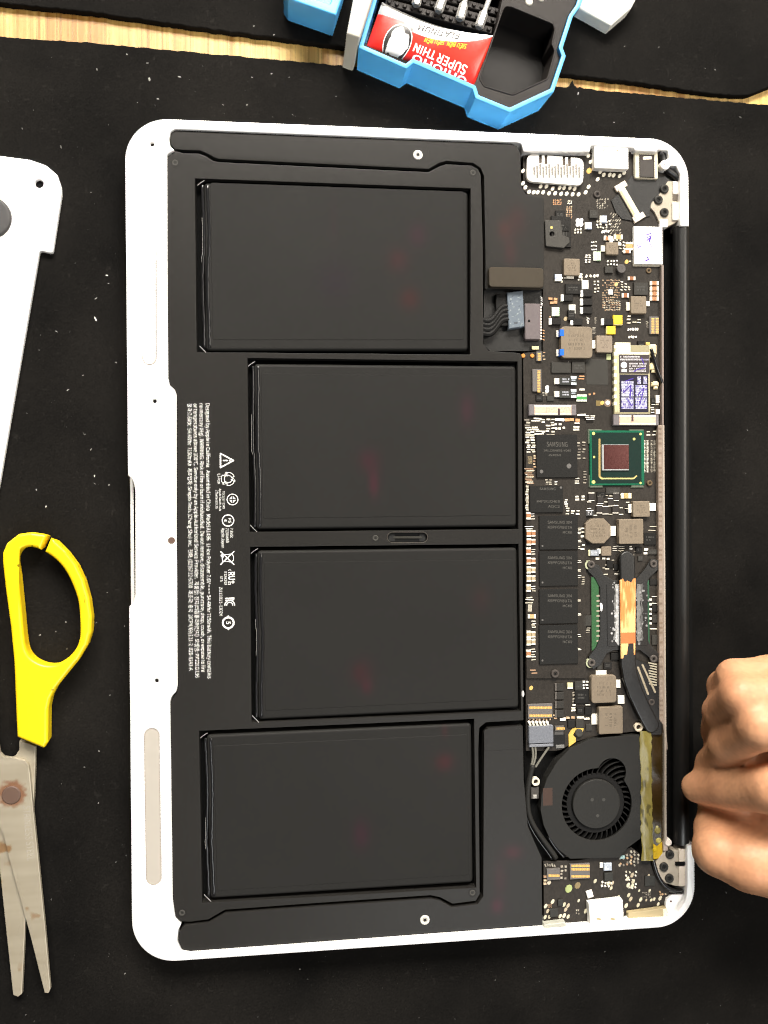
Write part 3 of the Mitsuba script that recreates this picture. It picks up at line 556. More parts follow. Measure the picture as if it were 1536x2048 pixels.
cp = [(1240, 1161), (1246, 1155), (1250, 1163), (1255, 1160), (1262, 1164), (1266, 1156), (1272, 1157), (1271, 1310), (1267, 1311), (1266, 1287), (1258, 1286), (1255, 1310), (1249, 1311), (1247, 1318), (1242, 1318)]
put('laptop__heat_sink__copper', prism(PL(cp, WL + 3.03), WL + 2.4, WL + 3.05, .25), 'copper', 30, label='scraped bare copper stretch of the heat pipe')
put('laptop__heat_sink__copper', prism(rect_L(1242, 1265, 1271, 1287, WL + 3.06), WL + 2.9, WL + 3.07, .03), 'copper')
scene[f'laptop__heat_sink__copper_001']['bsdf'] = {'type': 'ref', 'id': 'copper_dark'}
pr('copper_dark', [.58, .17, .05], .45, metal=.2)
for x, y in ((1183, 1129), (1308, 1128), (1184, 1326), (1308, 1318)):
    screw(x, y, WL + 2.0, 1.6, [.085, .075, .068], False, 'laptop__heat_sink__screw', .4)
for x, y in ((1178, 1130), (1180, 1326)):
    c = L(x, y, WL + .8)[:2]; put('laptop__heat_sink__spring', Mix().add(prism(disc(c, 1.9, 18).difference(disc((c[0] + .6, c[1]), 1.75, 18)), WL, WL + 1.3), [.40, .42, .28]), 'parts')
for x, y, w, r in ((1111, 1348, SM + .9, 1.75), (1304, 1405, WL + 2, 1.4), (1300, 966, WL + 1, 1.2), (1195, 388, WL + .8, 1.5), (1298, 541, WL + .6, 1.2)):
    screw(x, y, w, r, [.06, .052, .047] if r > 1.3 else [.12, .085, .05], False, 'laptop__logic_board__screw', .4)
m = Mix(); m.add(prism(PL([(1200, 1206), (1204, 1206), (1206, 1214), (1204, 1223), (1201, 1222)], WL + 1.4), WL + 1, WL + 1.45, .1), WH); put('laptop__heat_sink__paint_chip', m, 'parts')
m = Mix(); m.add(prism(shapely.affinity.scale(disc(L(1046, 1388, -.9)[:2], .8, 10), .7, 1.7), -1.2, -.8, .15), [.5, .5, .5]); put('laptop__battery__white_smear', m, 'parts')
# copper-tin ribs right of the pipe
m = Mix()
for a, b in (((1276, 1335), (1296, 1388)), ((1285, 1330), (1310, 1384))):
    m.add(prism(LineString([L(*a, WL + 1.7)[:2], L(*b, WL + 1.7)[:2]]).buffer(.42), WL + 1.5, WL + 1.8), [.34, .29, .21])
for i in range(9): m.add(prism(rect_L(1298 + rng.uniform(-2, 2), 1326 + i * 5.2, 1314, 1328.4 + i * 5.2, WL + 1.7, -14), WL + 1.4, WL + 1.75), [.45, .41, .31])
put('laptop__heat_sink__rib', m, 'parts')
# power socket shield, usb and audio sockets
m = Mix(); sp = rnd(rect_L(1053, 311, 1168, 368, -1.6), 2.0)
rot = math.degrees(math.atan2(-1, 22)); sp = shapely.affinity.rotate(rnd(rect_L(1054, 312, 1167, 367, -1.6), 2.4), rot)
cuts = []
for x, y0, y1 in ((1081, 306, 322), (1092, 306, 324), (1128, 307, 326), (1139, 308, 328)): cuts.append(rect_L(x - 2.8, y0, x + 2.8, y1 + 4, -1.6))
for i, x in enumerate(range(1067, 1160, 6)): cuts.append(rect_L(x, 334 - (i % 3) * 3, x + 2.6, 351 + (i % 2) * 5, -1.6))
m.add(prism(sp.difference(unary_union(cuts)), -3, -1.6, .05), [.72, .70, .66]).add(prism(sp.buffer(-.6), -3.3, -2.2), [.09, .07, .055])
put('laptop__logic_board__power_socket', m, 'parts', label='white slotted metal shield over the power socket')
def usb(x0, y0, x1, y1, w, dots):
    m = Mix(); m.add(prism(rect_L(x0, y0, x1, y1, w, 0, .3), -6, w, .25, 2), [.86, .85, .82])
    for x, y in dots: m.add(prism(rect_L(x, y, x + 5, y + 2.2, w, 25), w - .1, w + .02), [.35, .28, .18])
    put('laptop__logic_board__usb_socket', m, 'parts', label='bright metal shell of a usb socket')
usb(1189, 292, 1257, 337, -.5, [(1205, 299), (1232, 300)])
m = Mix(); m.add(prism(rect_L(1270, 297, 1316, 357, -1.7, 0, .5), -4, -1.7, .2), [.58, .54, .42]).add(prism(rect_L(1280, 320, 1307, 354, -1.2), -3, -1.2, .1), [.06, .054, .050])
m.add(prism(rect_L(1279, 309, 1309, 355, -1.45), -3, -1.45, .1), [.035, .028, .025]).add(prism(rect_L(1286, 313, 1303, 319, -1.3, 6), -3, -1.2), [.8, .74, .58])
put('laptop__logic_board__audio_socket', m, 'parts')
# display connector on its black flex
put('laptop__display_cable', prism(PL([(1222, 400), (1236, 388), (1262, 352), (1330, 352), (1344, 362), (1336, 384), (1300, 420), (1300, 432), (1268, 442), (1244, 438), (1232, 425)], WL + .6), WL, WL + .55, .1), 'black_plastic', label='black flat display cable near the hinge')
m = Mix(); a, b = L(1240, 372, WL + 1.3), L(1277, 436, WL + 1.3)
m.add(bar(a, b, 3.1, WL, WL + 1.5, .25), [.86, .76, .58])
d = (b - a) / np.linalg.norm(b - a); n_ = np.array([-d[1], d[0], 0])
m.add(bar(a + d * 2 - n_ * .9, b - d * 2 - n_ * .9, .7, WL + 1, WL + 1.58), [.60, .48, .26])
for q, s in ((a, 1), (b, -1)): m.add(bar(q - n_ * 2.2 + d * s * .2, q + n_ * 3.2 + d * s * .2, 2.4, WL, WL + 1.2, .2), [.84, .74, .62])
put('laptop__display_cable__plug', m, 'parts', label='silver display plug lying diagonally')
# sticker
m = Mix(); B(m, 1268, 453, 1325, 528, 1.5, [.88, .87, .85], .1)
B(m, 1266, 524, 1324, 533, .5, [.45, .42, .34], .05)
for q, w in (([(1292, 470), (1302, 467)], .3), ([(1293, 476), (1303, 471)], .3), ([(1294, 481), (1302, 474), (1298, 484)], .45), ([(1301, 488), (1303, 494)], .25), ([(1274, 491), (1284, 487)], .25), ([(1278, 498), (1277, 494), (1281, 493)], .3), ([(1291, 522), (1297, 519), (1295, 515)], .42), ([(1283, 510), (1285, 512)], .2)):
    m.add(prism(LineString([L(x, y, WL + 1.5)[:2] for x, y in q]).buffer(w * .62), WL + 1.4, WL + 1.53), [.10, .05, .36])
put('laptop__logic_board__sticker', m, 'parts', label='white sticker with purple handwriting')

# dark ics
for a in ((1111, 421, 1130, 440, .8), (1103, 432, 1142, 494, .9), (1120, 452, 1138, 462, 1.3), (1179, 420, 1196, 436, 1.1), (1131, 568, 1162, 588, 1.0), (1210, 533, 1226, 546, 1.0), (1268, 565, 1296, 590, .9), (1103, 724, 1142, 746, .8), (1144, 723, 1170, 746, .9), (1172, 718, 1216, 770, .15), (1072, 790, 1086, 802, .6), (1094, 792, 1108, 802, .6), (1276, 682, 1290, 702, .9), (1302, 796, 1312, 808, .8), (1252, 1013, 1260, 1026, .5), (1104, 620, 1118, 630, .4), (1136, 620, 1150, 640, 1.2), (1150, 1380, 1178, 1407, .9), (1150, 1363, 1166, 1380, .8), (1132, 847, 1148, 860, .8), (1136, 996, 1150, 1012, .7), (1137, 982, 1151, 992, .7), (1288, 1066, 1312, 1090, .9), (1296, 1099, 1314, 1109, .8), (1214, 1122, 1226, 1136, .8), (1228, 1128, 1238, 1140, .7), (1167, 1231, 1183, 1252, .9), (1272, 1094, 1284, 1106, .6), (1276, 1112, 1286, 1122, .6), (1300, 1158, 1318, 1170, .6), (1304, 1210, 1318, 1224, .6), (1304, 1230, 1318, 1246, .6), (1304, 1270, 1318, 1290, .6), (1208, 1325, 1224, 1338, .7), (1222, 1306, 1238, 1320, .9), (1194, 1326, 1204, 1340, .5), (1154, 1414, 1168, 1428, .8), (1170, 1414, 1184, 1430, .8), (1136, 1440, 1150, 1456, .8), (1152, 1438, 1168, 1456, .8), (1172, 1448, 1184, 1462, .6), (1194, 984, 1212, 994, .6), (1212, 975, 1240, 988, .6)):
    chip(*a[:4], a[4] * 1.0, rng.choice([CH, BLK2, [.04, .038, .034]]), rows=rng.choice([0, 2, 2]), tone=(.06, .058, .054))
m = Mix(); c = L(1243, 537, WL + 1.8)[:2]; m.add(prism(disc(c, 1.9, 22), WL, WL + 1.9, .3, 3), [.09, .083, .08]); put('laptop__logic_board__buzzer', m, 'parts')
m = Mix(); c = L(1104, 468, -2)[:2]; bkt = rnd(PL([(1090, 440), (1122, 440), (1126, 470), (1138, 474), (1140, 484), (1128, 496), (1092, 492)], -1.8), .5)
m.add(prism(bkt.difference(disc(c, 1.0, 14)), WL, -1.9, .25, 2), [.058, .055, .050]).add(prism(disc(L(1103, 455, -1.9)[:2], .6, 10), -2, -1.85), [.55, .42, .14]); m.add(prism(disc(c, 1.02, 14), WL, WL + .1), [.003] * 3)
put('laptop__logic_board__bracket', m, 'parts')

# mosfet / resistor blocks: dark body, one bright end
def block(x0, y0, x1, y1, h, body, ends, ec=TIN, key='resistor_block', ew=.18, mark=None):
    m = Mix(); W_, H_ = x1 - x0, y1 - y0
    B(m, x0 + (W_ * ew if 'l' in ends else 0), y0 + (H_ * ew if 't' in ends else 0), x1 - (W_ * ew if 'r' in ends else 0), y1 - (H_ * ew if 'b' in ends else 0), h, body, .1)
    if 'l' in ends: B(m, x0, y0, x0 + W_ * ew + .3, y1, h * .75, ec, .1)
    if 'r' in ends: B(m, x1 - W_ * ew - .3, y0, x1, y1, h * .75, ec, .1)
    if 't' in ends: B(m, x0, y0, x1, y0 + H_ * ew + .3, h * .75, ec, .1)
    if 'b' in ends: B(m, x0, y1 - H_ * ew - .3, x1, y1, h * .75, ec, .1)
    if mark: scrib(m, x0 + W_ * .25, y0 + H_ * .2, x1 - W_ * .2, y1 - H_ * .15, h, mark, 2)
    return put('laptop__logic_board__' + key, m, 'parts')
for x, y in ((1161, 580), (1161, 597), (1161, 614), (1122, 589), (1098, 636), (1141, 637), (1203, 637)):
    block(x, y, x + 24, y + 13, 1.3, BLK2, 'l', [.92, .90, .84], ew=.24)
for x, y in ((1164, 560), (1138, 609)): block(x, y, x + 13, y + 18, .9, [.85, .84, .76], '', key='ceramic_block')
for x, y in ((1104, 614), (1187, 503)): block(x, y, x + 15, y + 18, .9, [.50, .68, .44], 'l', [.8, .84, .72], ew=.45, key='ceramic_block')
block(1153, 789, 1174, 803, .8, [.06, .30, .08], 'tb', [.80, .84, .70], ew=.28, key='fuse')
for y in (755, 781):
    m = Mix(); B(m, 1119, y, 1154, y + 15, 1.2, [.036, .038, .035], .1); B(m, 1109, y + 1, 1119, y + 13, .9, [.82, .78, .68], .1)
    B(m, 1142, y - 3, 1153, y + 2.5, 1.23, [.62, .70, .74], .05); B(m, 1142, y + 10, 1153, y + 15, 1.23, [.70, .78, .80], .05); B(m, 1143, y + 4, 1151, y + 7, 1.23, [.30, .34, .38], .03)
    scrib(m, 1125, y + 1, 1139, y + 11, 1.2, [.42, .43, .48], 2, dens=.95)
    put('laptop__logic_board__sense_resistor', m, 'parts')
for x, y in ((1227, 630), (1213, 652)): block(x, y, x + 18, y + 20 if y < 640 else y + 16, 1.5, [.86, .60, .05], 'l' if y > 640 else 'b', [.8, .7, .3], ew=.12, key='tantalum_capacitor')
for y in (1367, 1384, 1402, 1420): block(1110, y, 1128, y + 15, 1.1, [.032, .030, .027], 'l', [.11, .10, .09], ew=.22)
for x, y in ((1200, 431), (1170, 444), (1110, 548)): block(x, y, x + 14, y + 14, 1.0, [.40, .44, .54], 'l' if y < 460 else 'b', [.85, .82, .70], ew=.25, mark=[.65, .70, .80])
block(1172, 1020, 1187, 1032, 1.0, [.05, .05, .05], 't', [.8, .78, .72], mark=[.6, .6, .62]); block(1177, 1100, 1198, 1112, .9, [.22, .24, .27], 'l', [.6, .57, .36], mark=[.5, .52, .56])
for x, y in ((1177, 985), (1195, 991), (1193, 1010), (1205, 1012), (1225, 1010), (1226, 985), (1216, 996)): block(x, y, x + 12, y + 17, .8, [.034, .030, .028], 'tb', [.72, .68, .60], ew=.12)
block(1242, 986, 1263, 997, .9, [.45, .33, .14], 'lr', [.80, .72, .48], ew=.3)
block(1052, 912, 1065, 928, .9, [.58, .45, .25], 'l', [.82, .78, .66], ew=.25)
block(1135, 1366, 1146, 1378, .9, [.62, .58, .34], 'b', [.85, .83, .7], ew=.3)
# ceramic capacitors, tan with tinned ends
def cap(x0, y0, x1, y1, ax, h=.9, body=CER, e=TIN, ew=.24, par='logic_board', w0=None):
    m = Mix(); w = w0 if w0 is not None else WL; W_, H_ = x1 - x0, y1 - y0
    if ax == 'y':
        B(m, x0, y0 + H_ * ew, x1, y1 - H_ * ew, h * .94, body, .05, w0=w); B(m, x0, y0, x1, y0 + H_ * ew + .2, h, e, .08, w0=w); B(m, x0, y1 - H_ * ew - .2, x1, y1, h, e, .08, w0=w)
    else:
        B(m, x0 + W_ * ew, y0, x1 - W_ * ew, y1, h * .94, body, .05, w0=w); B(m, x0, y0, x0 + W_ * ew + .2, y1, h, e, .08, w0=w); B(m, x1 - W_ * ew - .2, y0, x1, y1, h, e, .08, w0=w)
    put(f'laptop__{par}__capacitor', m, 'parts')
for y, b in ((1060, CER), (1077, CER), (1115, CER), (1133, TAN), (1150, TAN), (1262, TAN), (1277, TAN)):
    cap(1053.5, y, 1062, y + 14, 'y', .8, b, par='storage_module', w0=SM); cap(1063, y + 1, 1071, y + 13, 'y', .8, b, par='storage_module', w0=SM)
for y, b in ((1095, CER), (1169, TAN), (1300, CER), (1024, CER)): cap(1053, y, 1062, y + 15, 'y', .8, b, par='storage_module', w0=SM)
cap(1056, 1229, 1072, 1237, 'x', .7, [.55, .36, .18], par='storage_module', w0=SM)
for y in (562, 573, 583, 593): cap(1300, y, 1318, y + 8, 'x', .9, CER)
for a in ((1228, 469, 1246, 478, 'x'), (1252, 484, 1266, 500, 'y'), (1208, 473, 1220, 480, 'x'), (1256, 553, 1271, 560, 'x'), (1244, 586, 1258, 595, 'x'), (1247, 500, 1262, 506, 'x'), (1136, 967, 1156, 978, 'y'), (1131, 1020, 1146, 1029, 'x'), (1152, 1004, 1161, 1016, 'y')): cap(*a, .8, rng.choice([CER, BRN, [.5, .32, .14]]))
# board-to-board connectors with gold contacts
def fpc(x0, y0, x1, y1, along, par='logic_board', w0=WL, rows=(0.25, .8), body=[.13, .12, .115]):
    m = Mix(); m.add(prism(rect_L(x0, y0, x1, y1, w0 + 1), w0, w0 + 1.0, .1), body)
    for f in rows:
        if along == 'y':
            n = int((y1 - y0) / 3.2)
            for i in range(n): m.add(prism(rect_L(x0 + (x1 - x0) * f - 3, y0 + 3 + i * 3.2, x0 + (x1 - x0) * f + 3, y0 + 5 + i * 3.2, w0 + 1), w0 + .9, w0 + 1.1), GOLD)
        else:
            n = int((x1 - x0) / 3.0)
            for i in range(n): m.add(prism(rect_L(x0 + 3 + i * 2.8, y0 + (y1 - y0) * f - 2.2, x0 + 5.2 + i * 2.8, y0 + (y1 - y0) * f + 2.2, w0 + 1), w0 + .9, w0 + 1.15), [.74, .44, .13])
    put(f'laptop__{par}__ribbon_socket', m, 'parts')
fpc(1065, 738, 1083, 783, 'y', rows=(.7,)); fpc(1299, 633, 1318, 668, 'y', rows=(.35, .8)); fpc(1073, 703, 1084, 722, 'y', rows=(.5,))
fpc(1056, 1408, 1105, 1437, 'x'); fpc(1110, 1452, 1128, 1462, 'x', rows=(.5,), body=[.1, .09, .08])
m = Mix()
for x in (1046, 1064): m.add(prism(disc(L(x, 712, WL)[:2], .9, 8), WL, WL + .6, .2), [.62, .24, .06])
put('laptop__logic_board__solder_dot', m, 'parts')

# everything on the board too small to pick apart
st = Mix()
def dot(x, y, r, col, h=.25, w0=WL, ry=None):
    c = L(x, y, w0)[:2]; p = shapely.affinity.rotate(shapely.affinity.scale(disc(c, r, 9), 1.0, ry or 1.25), -35, origin=(float(c[0]), float(c[1])))
    st.add(prism(p, w0 - .02, w0 + h, min(.12, r * .3)), col)
for x, y in ((1045.5, 305), (1046, 342), (1045.5, 367), (1050.5, 375), (1058, 384), (1067, 385), (1075, 385), (1086, 385), (1098, 387), (1110, 387), (1122, 388), (1133, 388), (1145, 389), (1157, 389), (1171, 385), (1177, 374), (1081, 373), (1092.5, 373), (1128, 376), (1139.5, 376), (1105, 377.5), (1176.5, 312), (1119, 376), (1149, 378), (1181, 324),
    (1200, 344), (1207, 350), (1219, 350), (1227, 351), (1239, 352), (1248, 346), (1195, 359)): dot(x, y, .72, [.92, .86, .72], .3, ry=1.45)
dot(1178, 342, 1.1, GOLD)
for x, y in ((1155, 441.5), (1162, 441.5), (1155, 449.5), (1162, 449.5)): dot(x, y, .85, WH, .4)
for x, y, c in ((1063, 1331, [.62, .3, .08]), (1062, 1376, GOLD), (1204, 806, GOLD), (1094, 775, WH), (1094, 782, WH), (1253, 524, GOLD), (1232, 569, [.6, .42, .2]), (1105, 643, TAN), (1131, 638, TAN)): dot(x, y, .8, c)
c = L(1215, 806, WL)[:2]; st.add(prism(disc(c, 1.6, 20).difference(disc(c, 1.05, 20)), WL, WL + .1), [.20, .14, .1]); st.add(prism(disc(c, .95, 16), WL, WL + .4, .15), WH)
B(st, 1192, 801, 1201, 812, .04, [.17, .125, .05], 0)
PAL = {'t': [TIN, [.6, .56, .45], [.85, .80, .66]], 'b': [[.45, .30, .18], [.35, .22, .14], [.55, .42, .28]], 'o': [[.60, .30, .15], [.50, .28, .15]], 'g': [[.20, .18, .15], [.3, .27, .22], [.4, .37, .3]], 'w': [WH, TIN]}
def grid(x0, y0, x1, y1, nx, ny, pal, fx=.6, fy=.5, h=.35, jit=.15, p=1.0, rot=0, w0=WL):
    dx, dy = (x1 - x0) / nx, (y1 - y0) / ny
    for i in range(nx):
        for j in range(ny):
            if rng.random() > p: continue
            cx, cy = x0 + (i + .5 + rng.uniform(-jit, jit)) * dx, y0 + (j + .5 + rng.uniform(-jit, jit)) * dy
            sx, sy = dx * fx * rng.uniform(.8, 1.15), dy * fy * rng.uniform(.8, 1.15)
            B(st, cx - sx / 2, cy - sy / 2, cx + sx / 2, cy + sy / 2, h * rng.uniform(.6, 1.2), rng.choice(PAL[pal]), 0, rot + rng.uniform(-4, 4), w0=w0)
grid(1105, 398, 1124, 411, 5, 3, 'o', .45, .7, .15, rot=-30); grid(1135, 400, 1144, 409, 3, 2, 't', .5, .7, .2, rot=-30)
grid(1132, 412, 1145, 438, 3, 7, 'b', .5, .7, .2, rot=-30); grid(1148, 456, 1164, 468, 3, 2, 't', .55, .7, .3, rot=-30)
grid(1192, 396, 1218, 418, 5, 5, 'g', .35, .8, .12, p=.8, rot=-40); grid(1192, 440, 1222, 458, 5, 3, 't', .6, .5, .4, p=.8, rot=-30); grid(1220, 425, 1242, 470, 5, 7, 'g', .4, .8, .2, p=.8, rot=-40)
grid(1202, 459, 1220, 466, 4, 1, 'w', .7, .8, .4, rot=-25); grid(1208, 470, 1246, 482, 5, 2, 't', .6, .6, .5, p=.7)
grid(1182, 480, 1194, 502, 3, 3, 'w', .65, .35, .5, rot=-20); grid(1170, 508, 1182, 526, 2, 4, 'w', .7, .5, .5, rot=-15); grid(1236, 476, 1268, 506, 4, 5, 't', .6, .4, .5, p=.55, rot=-20)
grid(1213, 518, 1238, 532, 4, 2, 'w', .45, .45, .5, p=.8, rot=-25); grid(1120, 553, 1134, 566, 2, 2, 't', .6, .5, .4, p=.8); grid(1155, 545, 1166, 562, 2, 3, 't', .6, .5, .4, p=.7)
grid(1170, 548, 1200, 556, 4, 1, 't', .6, .7, .5, rot=-25); grid(1187, 560, 1200, 586, 2, 4, 't', .5, .4, .4, p=.8)
grid(1204, 558, 1240, 622, 9, 13, 'b', .5, .45, .14, p=.78, rot=-25); grid(1206, 600, 1242, 622, 7, 5, 'g', .6, .4, .14, p=.8, rot=-20)
B(st, 1217, 579, 1226, 589, .7, WH, .1)
grid(1240, 560, 1262, 582, 3, 4, 't', .6, .4, .4, p=.7, rot=-20); grid(1258, 520, 1264, 524, 1, 1, 't')
grid(1080, 592, 1086, 612, 1, 5, 'w', .7, .35, .2, rot=-25); grid(1098, 594, 1116, 608, 2, 2, 'o', .8, .7, .6); grid(1098, 630, 1102, 636, 1, 1, 'b')
grid(1172, 634, 1180, 648, 1, 6, 'w', .6, .4, .12, rot=-25); grid(1188, 634, 1194, 648, 1, 6, 'g', .7, .4, .12, rot=-25); grid(1184, 654, 1192, 668, 1, 6, 'g', .8, .4, .12)
grid(1252, 630, 1284, 648, 3, 3, 't', .7, .35, .5, p=.7); grid(1254, 655, 1278, 662, 5, 1, 'w', .6, .7, .4, rot=-20); grid(1256, 671, 1274, 677, 4, 1, 'w', .65, .7, .4, rot=-20); grid(1290, 642, 1298, 656, 1, 4, 'g', .7, .4, .3, rot=-25)
grid(1085, 658, 1090, 682, 1, 4, 'o', .8, .35, .2, rot=-20); grid(1084, 702, 1092, 722, 1, 3, 'b', .5, .3, .2); grid(1103, 722, 1110, 746, 1, 4, 'w', .7, .35, .15, rot=-20); grid(1136, 722, 1142, 746, 1, 4, 'w', .7, .35, .15, rot=-20)
B(st, 1064, 692, 1078, 699, .4, [.62, .55, .3], .05); B(st, 1213, 708, 1222, 720, .4, [.35, .38, .2], .05); B(st, 1292, 684, 1300, 690, .4, GOLD)
for x, y, x2, y2 in ((1297, 688, 1314, 714), (1300, 725, 1314, 745), (1304, 762, 1318, 778)): B(st, x, y + 2, x2, y2 - 6, 1.4, [.72, .60, .36], .4); B(st, x + 4, y, x2 - 2, y2, 1.0, [.80, .70, .45], .4)
grid(1300, 806, 1320, 828, 2, 4, 't', .7, .4, .6, p=.8); B(st, 1312, 790, 1319, 806, 1.2, [.85, .80, .7]); B(st, 1312, 818, 1320, 828, 1.2, [.8, .7, .62])
grid(1158, 750, 1170, 760, 1, 2, 'o', .9, .5, .3); grid(1158, 774, 1174, 782, 1, 1, 't', .8, .5, .4); grid(1176, 784, 1192, 792, 2, 1, 'o', .5, .4, .15); grid(1084, 784, 1096, 792, 2, 2, 'g', .7, .5, .15)
# storage board passives
gs = lambda *a, **k: grid(*a, **{**k, 'w0': SM})
gs(1064, 834, 1082, 844, 1, 2, 't', .95, .5); gs(1081, 836, 1110, 872, 3, 6, 't', .8, .5, p=.9); gs(1108, 836, 1128, 842, 1, 1, 'w', .8, .8); gs(1128, 836, 1160, 843, 3, 1, 'o', .8, .8); gs(1152, 826, 1172, 832, 1, 1, 'w', .9, .7); gs(1170, 830, 1190, 840, 2, 3, 'w', .8, .5)
gs(1108, 845, 1132, 860, 3, 2, 't', .6, .6, p=.8); gs(1148, 844, 1160, 862, 1, 3, 't', .9, .5); gs(1050, 836, 1060, 854, 1, 3, 'g', .9, .5); gs(1051, 852, 1078, 862, 2, 2, 't', .85, .6); gs(1071, 860, 1090, 870, 1, 2, 't', .9, .5)
gs(1051, 862, 1070, 888, 2, 5, 't', .85, .55); gs(1051, 888, 1072, 906, 2, 4, 't', .7, .55); gs(1066, 908, 1072, 936, 1, 5, 'b', .8, .5); gs(1051, 936, 1067, 968, 1, 8, 'b', .95, .5); gs(1051, 936, 1067, 968, 1, 8, 't', .95, .3, p=.6)
gs(1051, 970, 1058, 1022, 1, 13, 't', .8, .5); gs(1090, 958, 1104, 970, 2, 3, 'g', .8, .55); gs(1108, 962, 1116, 970, 1, 2, 'w', .8, .45); gs(1136, 955, 1160, 968, 2, 3, 't', .8, .4, p=.8); gs(1128, 998, 1136, 1014, 1, 4, 'w', .8, .5); gs(1150, 990, 1170, 1003, 2, 2, 't', .7, .5, p=.9); gs(1130, 1014, 1160, 1030, 3, 3, 't', .7, .5, p=.8)
gs(1153, 882, 1172, 920, 2, 6, 'g', .6, .4, p=.8); gs(1166, 940, 1174, 968, 1, 5, 'g', .8, .4)
gs(1060, 1026, 1070, 1040, 1, 3, 'w', .9, .3); gs(1051, 1051, 1068, 1059, 1, 2, 'w', .95, .4); gs(1062, 1097, 1071, 1110, 1, 3, 't', .9, .3); gs(1062, 1170, 1071, 1184, 1, 3, 't', .9, .3); gs(1053, 1192, 1068, 1208, 1, 3, 't', .95, .35); gs(1056, 1210, 1066, 1226, 1, 1, 'g', .8, .9); gs(1063, 1241, 1072, 1256, 1, 4, 't', .9, .45); gs(1062, 1296, 1072, 1322, 1, 5, 't', .8, .3); gs(1060, 1338, 1074, 1350, 1, 2, 'b', .8, .4)
for y in (1055, 1063, 1079, 1092, 1120, 1138, 1150, 1198, 1226, 1268, 1295): gs(1155, y, 1162, y + 6, 1, 2, 't', .9, .45)
gs(1163, 1152, 1170, 1170, 1, 4, 'g', .7, .5); gs(1162, 1052, 1170, 1110, 1, 7, 't', .8, .4, p=.6)
grid(1286, 880, 1298, 945, 2, 24, 't', .6, .5, .2, jit=.05); grid(1300, 880, 1312, 945, 2, 24, 'g', .6, .5, .2, jit=.05); grid(1290, 860, 1314, 872, 2, 2, 't', .6, .3, .4)
grid(1174, 984, 1260, 1036, 8, 4, 't', .7, .12, .5, p=.5); grid(1224, 1090, 1250, 1104, 2, 3, 't', .8, .2, .5); grid(1258, 1090, 1266, 1100, 1, 2, 'w', .7, .5, .5); grid(1287, 1096, 1296, 1110, 1, 2, 't', .8, .7, .5); grid(1296, 1050, 1314, 1064, 1, 2, 't', .8, .2, .4)
grid(1190, 1112, 1222, 1124, 3, 1, 't', .6, .3, .5); grid(1205, 1134, 1240, 1152, 2, 2, 't', .5, .2, .4, p=.7); grid(1300, 1150, 1320, 1280, 1, 8, 't', .7, .1, .4, p=.7)
grid(1166, 1228, 1180, 1254, 1, 2, 't', .7, .12, .6); grid(1172, 1254, 1182, 1266, 1, 4, 'g', .7, .4, .3)
grid(1164, 1360, 1178, 1380, 2, 3, 'w', .7, .5, .5, p=.85); grid(1143, 1382, 1150, 1406, 1, 4, 'g', .7, .4, .4, rot=20); grid(1142, 1408, 1152, 1423, 1, 3, 't', .8, .6, .5); grid(1120, 1434, 1134, 1444, 1, 1, 't', .8, .6, .6); grid(1150, 1430, 1184, 1442, 2, 1, 't', .7, .3, .6); grid(1132, 1432, 1150, 1440, 2, 1, 'b', .7, .5, .4); grid(1168, 1408, 1182, 1412, 1, 1, 't', .7, .4, .6); grid(1106, 1428, 1116, 1440, 1, 2, 'b', .7, .5, .3)
grid(1056, 1436, 1104, 1441, 7, 1, 'b', .4, .8, .3)
for i in range(14):
    x, y = 1200 + rng.uniform(-8, 90), 1100 + rng.uniform(-2, 45); B(st, x, y, x + rng.uniform(2, 5), y + rng.uniform(1, 2.5), .4, rng.choice(PAL['g']), 0)
put('laptop__logic_board__small_component', st, 'parts', label='scattered tiny resistors, pads and solder dots', kind='stuff')

# fan: housing plate, keyhole, hub, blades
WF = -1.7
fc = L(1194, 1609, WF)[:2]; pxm = np.linalg.norm(L(1294, 1609, WF) - L(1194, 1609, WF)) / 100
hs = PL([(1284, 1470), (1236, 1472), (1180, 1478), (1140, 1497), (1114, 1524), (1094, 1557), (1083, 1590), (1081, 1620), (1087, 1650), (1099, 1677), (1116, 1699), (1140, 1718), (1240, 1716), (1256, 1696), (1283, 1676), (1286, 1600)], WF)
hole_f = unary_union([disc(fc, 69 * pxm, 60), disc(L(1224, 1546, WF)[:2], 28 * pxm, 30)])
hole_f = hole_f.buffer(1.2).buffer(-1.2)
put('laptop__fan', prism(rnd(hs, 1.0).difference(hole_f), WF - .8, WF, .25, 2), 'fan_plastic', 40, label='round black cooling fan with a keyhole shaped air inlet')
put('laptop__fan__base', prism(rnd(hs, 1.0), WF - 6, WF - 5), 'void_black')
ring = rnd(hs, 1.0); put('laptop__fan__side_wall', prism(ring.difference(ring.buffer(-.8)), WF - 5.5, WF - .7), 'fan_plastic')
put('laptop__fan__hub', prism(disc(fc, 47.5 * pxm, 60), WF - 5, WF - .35, .45, 4), 'fan_plastic', 40)
put('laptop__fan__hub_skirt', prism(disc(fc, 57.5 * pxm, 60).difference(disc(fc, 47.6 * pxm, 60)), WF - 5, WF - 1.6, .2, 2), 'cable_black', 40)
bm = []
for i in range(37):
    a = 2 * math.pi * i / 37; ptsb = []
    for s in np.linspace(0, 1, 6):
        r = (56.5 + 36 * s) * pxm; t = a - .34 * s ** 1.4; ptsb.append((fc[0] + r * math.cos(t), fc[1] + r * math.sin(t)))
    bm.append(prism(LineString(ptsb).buffer(.26, cap_style='flat'), WF - 4.8, WF - 1.15, .1))
put('laptop__fan__blade_ring', trimesh.util.concatenate(bm), 'cable_black', 30)
m = Mix(); m.add(prism(rect_L(1086, 1576, 1105, 1611, WF + .04), WF - .1, WF + .04), [.055, .034, .027]); put('laptop__fan__label', m, 'parts', label='small brown label on the fan')
m = Mix()
